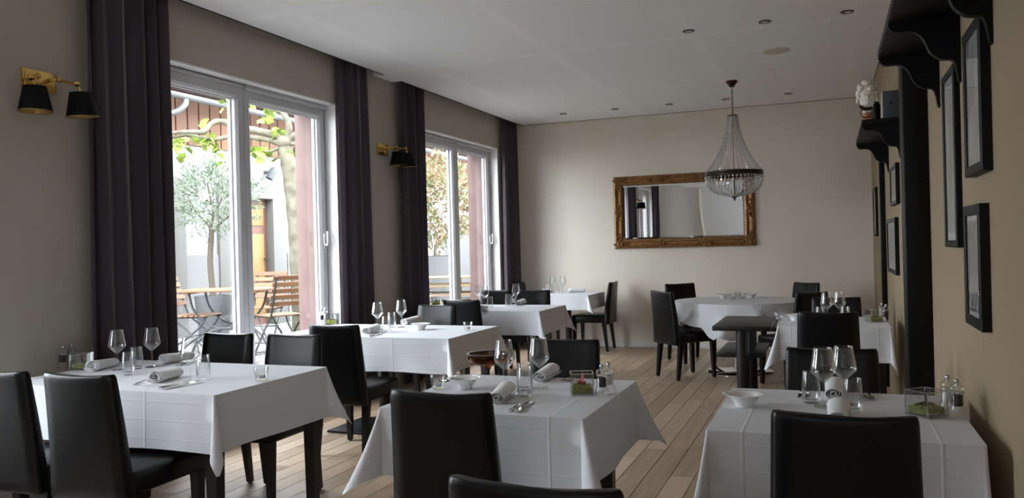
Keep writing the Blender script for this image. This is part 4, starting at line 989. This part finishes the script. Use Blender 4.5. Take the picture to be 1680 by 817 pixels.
def foliage(parent, name, mat, centre, rad, n, L, W, seed, hollow=.35):
    rnd = random.Random(seed); lv, lf = leaf_mesh(L, W); V, Fc = [], []
    # leaves gathered on small twigs
    tw = []
    while len(tw) < n//9:
        q = Vector((rnd.uniform(-1, 1), rnd.uniform(-1, 1), rnd.uniform(-1, 1)))
        if hollow < q.length < 1: tw.append(q)
    for q in tw:
        c = centre+Vector((q.x*rad[0], q.y*rad[1], q.z*rad[2])); d = (q.normalized()+Vector((rnd.uniform(-.5, .5), rnd.uniform(-.5, .5), rnd.uniform(-.2, .7)))).normalized()
        for k in range(9):
            m_ = Matrix.Rotation(rnd.uniform(0, 6.3), 3, d) @ (Vector((1, 0, 0)).rotation_difference((d+Vector((rnd.uniform(-1, 1), rnd.uniform(-1, 1), rnd.uniform(-1, 1)))*.9).normalized()).to_matrix())
            s = rnd.uniform(.7, 1.2); b = c+d*(k*L*.35-L); off = len(V)
            V += [b+m_ @ (Vector(v)*s) for v in lv]; Fc += [[off+i for i in f] for f in lf]
    me = bpy.data.meshes.new(name); me.from_pydata([tuple(v) for v in V], [], Fc); o = link(me, name, mat, parent, None); o['kind'] = 'stuff'; return o
DO = 10.6
pb = w3(355, 545, DO)
ot = thing('olive_tree', 'potted olive tree with silvery round crown in front of the white house', 'tree', (0, 0, 0))
ctr = w3(352, 325, DO)
foliage(ot, 'foliage', 'leaf_olive', ctr, (.58, .58, .46), 3400, .062, .012, 31, .2)
bm = BM(); st = bez([Vector((ctr.x, ctr.y, .84))+_r*-.05, w3(345, 430, DO), w3(347, 385, DO), w3(346, 370, DO)], 5); tube(bm, st, [.042-.012*k/(len(st)-1) for k in range(len(st))], 9); finish(bm, 'trunk', 'olive_bark', ot, 70)
for (pp, r) in (([(346, 374), (335, 362), (320, 345), (308, 322)], .018), ([(346, 372), (350, 350), (345, 325), (340, 300)], .02), ([(347, 378), (362, 366), (378, 352), (395, 335)], .018), ([(350, 350), (362, 330), (366, 305)], .013)):
    bm = BM(); tube(bm, bez([w3(a, b, DO) for a, b in pp], 4), [r*(1-.04*k) for k in range(13)], 7); finish(bm, 'branch', 'olive_bark', ot, 70)
t = thing('plant_pot', 'large tapered grey pot holding the olive tree', 'plant pot', (st[0].x, st[0].y, GZ))
bm = BM(); lathe(bm, [(.17, 0), (.18, .01), (.235, .585), (.235, .60), (.21, .60), (.205, .56)], 32, cap0=True); finish(bm, 'pot', 'pot_grey', t, 40)
bm = BM(); lathe(bm, [(.206, .56), (.002, .575)], 24); finish(bm, 'soil', 'soil', t)

# folding garden chairs and table
def g_fold():
    t = thing('folding_chair', '', 'garden chair')
    for k in range(6):
        boxobj('seat_slat', 'slat_wood', t, -.20, .20, -.19+k*.068, -.135+k*.068, .440-.004*k*0, .458, bev=.004, seg=1)
    B = Vector((0, -.19, .44)); Tt = Vector((0, -.36, .87))
    for k in range(5):
        c = B.lerp(Tt, .32+k*.165); mt = Matrix.Translation(c) @ Matrix.Rotation(R_(21.5), 4, 'X')
        bm = BM(); box(bm, -.215, .215, .008, .022, -.027, .027, bev=.004, seg=1, mtx=mt); finish(bm, 'back_slat', 'slat_wood', t, 30)
    for s in (-1, 1):
        x = s*.185
        bm = BM(); tube(bm, bez([(x, -.365, .88), (x, -.28, .66), (x, -.19, .44), (x, -.03, .30), (x, .10, .17), (x, .27, 0)], 4), .0115, 8); finish(bm, 'back_leg_bar', 'iron', t, 60)
        x = s*.165
        bm = BM(); tube(bm, bez([(x, .20, .435), (x, .13, .33), (x, -.03, .20), (x, -.16, .12), (x, -.31, 0)], 4), .0115, 8); finish(bm, 'front_leg_bar', 'iron', t, 60)
        bm = BM(); tube(bm, [(x, -.20, .432), (x, .22, .432)], .010, 6); finish(bm, 'seat_rail', 'iron', t, 60)
    for (yy, zz) in ((.25, .02), (-.29, .02), (-.03, .205)):
        bm = BM(); tube(bm, [(-.18, yy, zz), (.18, yy, zz)], .009, 6); finish(bm, 'cross_bar', 'iron', t, 60)
    return t
fc = g_fold(); fu = [False]
def fold_at(px, d, face, label):
    p = atd(px, 500, d); place(fc, fu, (p.x, p.y, GZ), R_(face), label, 'folding garden chairs')
fold_at(322, 9.25, -75, 'slatted folding garden chair before the grey pot, seat towards the garden table')
fold_at(458, 9.0, 62, 'slatted folding garden chair seen from behind beside the sandstone jamb')
fold_at(432, 10.3, 200, 'slatted folding garden chair behind the table, before the yellow-panelled door')
p = atd(376, 480, 9.25)
t = thing('garden_table', 'wooden slatted folding garden table with curved black iron legs', 'garden table', (p.x, p.y, GZ), .42)
for k in range(7): boxobj('top_slat', 'slat_wood', t, -.50, .50, -.345+k*.0995, -.255+k*.0995, .72, .742, bev=.005, seg=1)
for s in (-1, 1): boxobj('end_batten', 'slat_wood', t, s*.38-.03, s*.38+.03, -.33, .33, .70, .72, bev=.003, seg=1)
for yy in (-.27, .27):
    bm = BM(); tube(bm, bez([(-.36, yy, .70), (-.31, yy, .52), (-.16, yy, .36), (.02, yy, .31), (.18, yy, .36), (.31, yy, .52), (.36, yy, .70)], 5), .014, 8); finish(bm, 'curved_leg', 'iron', t, 60)
    bm = BM(); tube(bm, bez([(-.36, yy, 0), (-.28, yy, .17), (-.10, yy, .29), (.02, yy, .31), (.14, yy, .29), (.28, yy, .17), (.36, yy, 0)], 5), .014, 8); finish(bm, 'curved_leg', 'iron', t, 60)
bm = BM(); tube(bm, [(.02, -.27, .31), (.02, .27, .31)], .012, 8); finish(bm, 'stretcher', 'iron', t, 60)

# pallets, planter and red bush outside the second window
def g_pallet():
    t = thing('wooden_pallet', '', 'pallet')
    for k in range(6): boxobj('top_board', 'pallet', t, -.6, .6, -.40+k*.142, -.31+k*.142, .118, .138, bev=.003, seg=1)
    for s in (-1, 0, 1):
        for q in (-1, 0, 1): boxobj('block', 'pallet', t, s*.53-.06, s*.53+.06, q*.34-.05, q*.34+.05, .022, .10)
        boxobj('stringer_board', 'pallet', t, s*.53-.05, s*.53+.05, -.4, .4, .10, .118)
    for q in (-1, 0, 1): boxobj('bottom_board', 'pallet', t, -.6, .6, q*.34-.05, q*.34+.05, 0, .022)
    return t
pl = g_pallet(); pu = [False]; p = atd(748, 470, 13.0)
for k in range(5):
    place(pl, pu, (p.x+random.uniform(-.02, .02), p.y, GZ+.138*k), .40+random.uniform(-.03, .03), 'wooden pallet in the stack outside the red-bush window', 'stacked pallets')
p = atd(714, 442, 15.3)
t = thing('planter_box', 'tall dark grey rectangular planter box outside holding the red-leaved bush', 'planter', (p.x, p.y, GZ), .38)
bm = BM(); box(bm, -.28, .28, -.28, .28, 0, 1.0, bev=.006); finish(bm, 'box', 'pot_grey', t); boxobj('soil', 'soil', t, -.26, .26, -.26, .26, 1.0, 1.01)
ph = thing('photinia_bush', 'tall bush with red and green leaves standing in the dark planter', 'bush', (0, 0, 0))
c = atd(722, 330, 15.3); foliage(ph, 'foliage', 'leaf_red', Vector((p.x, p.y, c.z)), (.80, .80, .88), 4200, .10, .034, 41, .25)
bm = BM(); tube(bm, [(p.x, p.y, 1.24), (p.x+.03, p.y, 1.6), (p.x, p.y+.02, 2.2)], [.03, .025, .012], 8); finish(bm, 'trunk', 'olive_bark', ph, 60)
gw = boxobj('garden_wall', 'render_white', None, -8.38, -4.6, 17.0, 17.25, GZ, 1.75); tag(gw, 'low white garden wall closing the courtyard behind the red bush', 'wall')
stp = thing('stone_steps', 'pale stone steps rising beside the white garden wall', 'steps', (-5.9, 15.2, GZ))
for k in range(5): boxobj('step', 'plinth_grey', stp, -.7, .7, k*.32, 1.78, k*.16, (k+1)*.16, bev=.006)
fbd = thing('far_house', 'beige house with small dark windows beyond the garden wall', 'building', (0, 0, 0))
boxobj('wall', 'far_render', fbd, -13, -4.6, 24, 26, GZ, 5.2, smooth=None)
for k in range(4):
    x = -10.6+k*1.5
    w_ = boxobj('window_frame', 'frame_white', fbd, x-.42, x+.42, 23.95, 24.02, 2.3, 3.6); boxobj('pane', 'dark_pane', w_, x-.34, x+.34, 23.93, 23.96, 2.38, 3.52)
bm = BM(); loft(bm, [[(x, 23.4, 5.15), (x, 26.6, 5.15), (x, 25, 6.6)] for x in (-13.4, -4.4)]); finish(bm, 'roof', 'roof', fbd, None)

# ------------------------------------------------------------------ labels for look-alikes: say which one
tops = [o for o in scene.objects if o.parent is None and 'label' in o and 'category' in o]
by = {}
for o in tops: by.setdefault(o['label'], []).append(o)
for lab, os_ in by.items():
    if len(os_) < 2: continue
    if os_[0]['category'] == 'pallet':
        for w_, o in zip(('lowest', 'second lowest', 'middle', 'second highest', 'topmost'), sorted(os_, key=lambda o: o.location.z)): o['label'] = w_+' '+lab
        continue
    if os_[0]['category'] == 'ceiling light':
        n_ = ('nearest', 'second nearest', 'third nearest', 'fourth nearest', 'fifth nearest')
        for k, o in enumerate(sorted(os_, key=lambda o: -o.location.x)): o['label'] = 'recessed downlight '+n_[k]+' to the ochre wall, '+('row near the speaker' if 'speaker' in lab else 'row along the mirror wall')
        continue
    os_.sort(key=lambda o: -o.location.y)
    ok = all(a.location.y-b.location.y > .045 for a, b in zip(os_, os_[1:])); wl = 'mirror wall'
    if not ok:
        os_.sort(key=lambda o: o.location.x); wl = 'window wall'; ok = all(b.location.x-a.location.x > .03 for a, b in zip(os_, os_[1:]))
    if ok and len(os_) in (2, 3):
        suf = (', nearest the '+wl, ', farthest from '+wl) if len(os_) == 2 else (', nearest the '+wl, ', between the others', ', farthest from '+wl)
        for o, e in zip(os_, suf): o['label'] = lab.replace('empty clear ', 'clear ').replace('white rolled linen ', 'rolled white ')+e
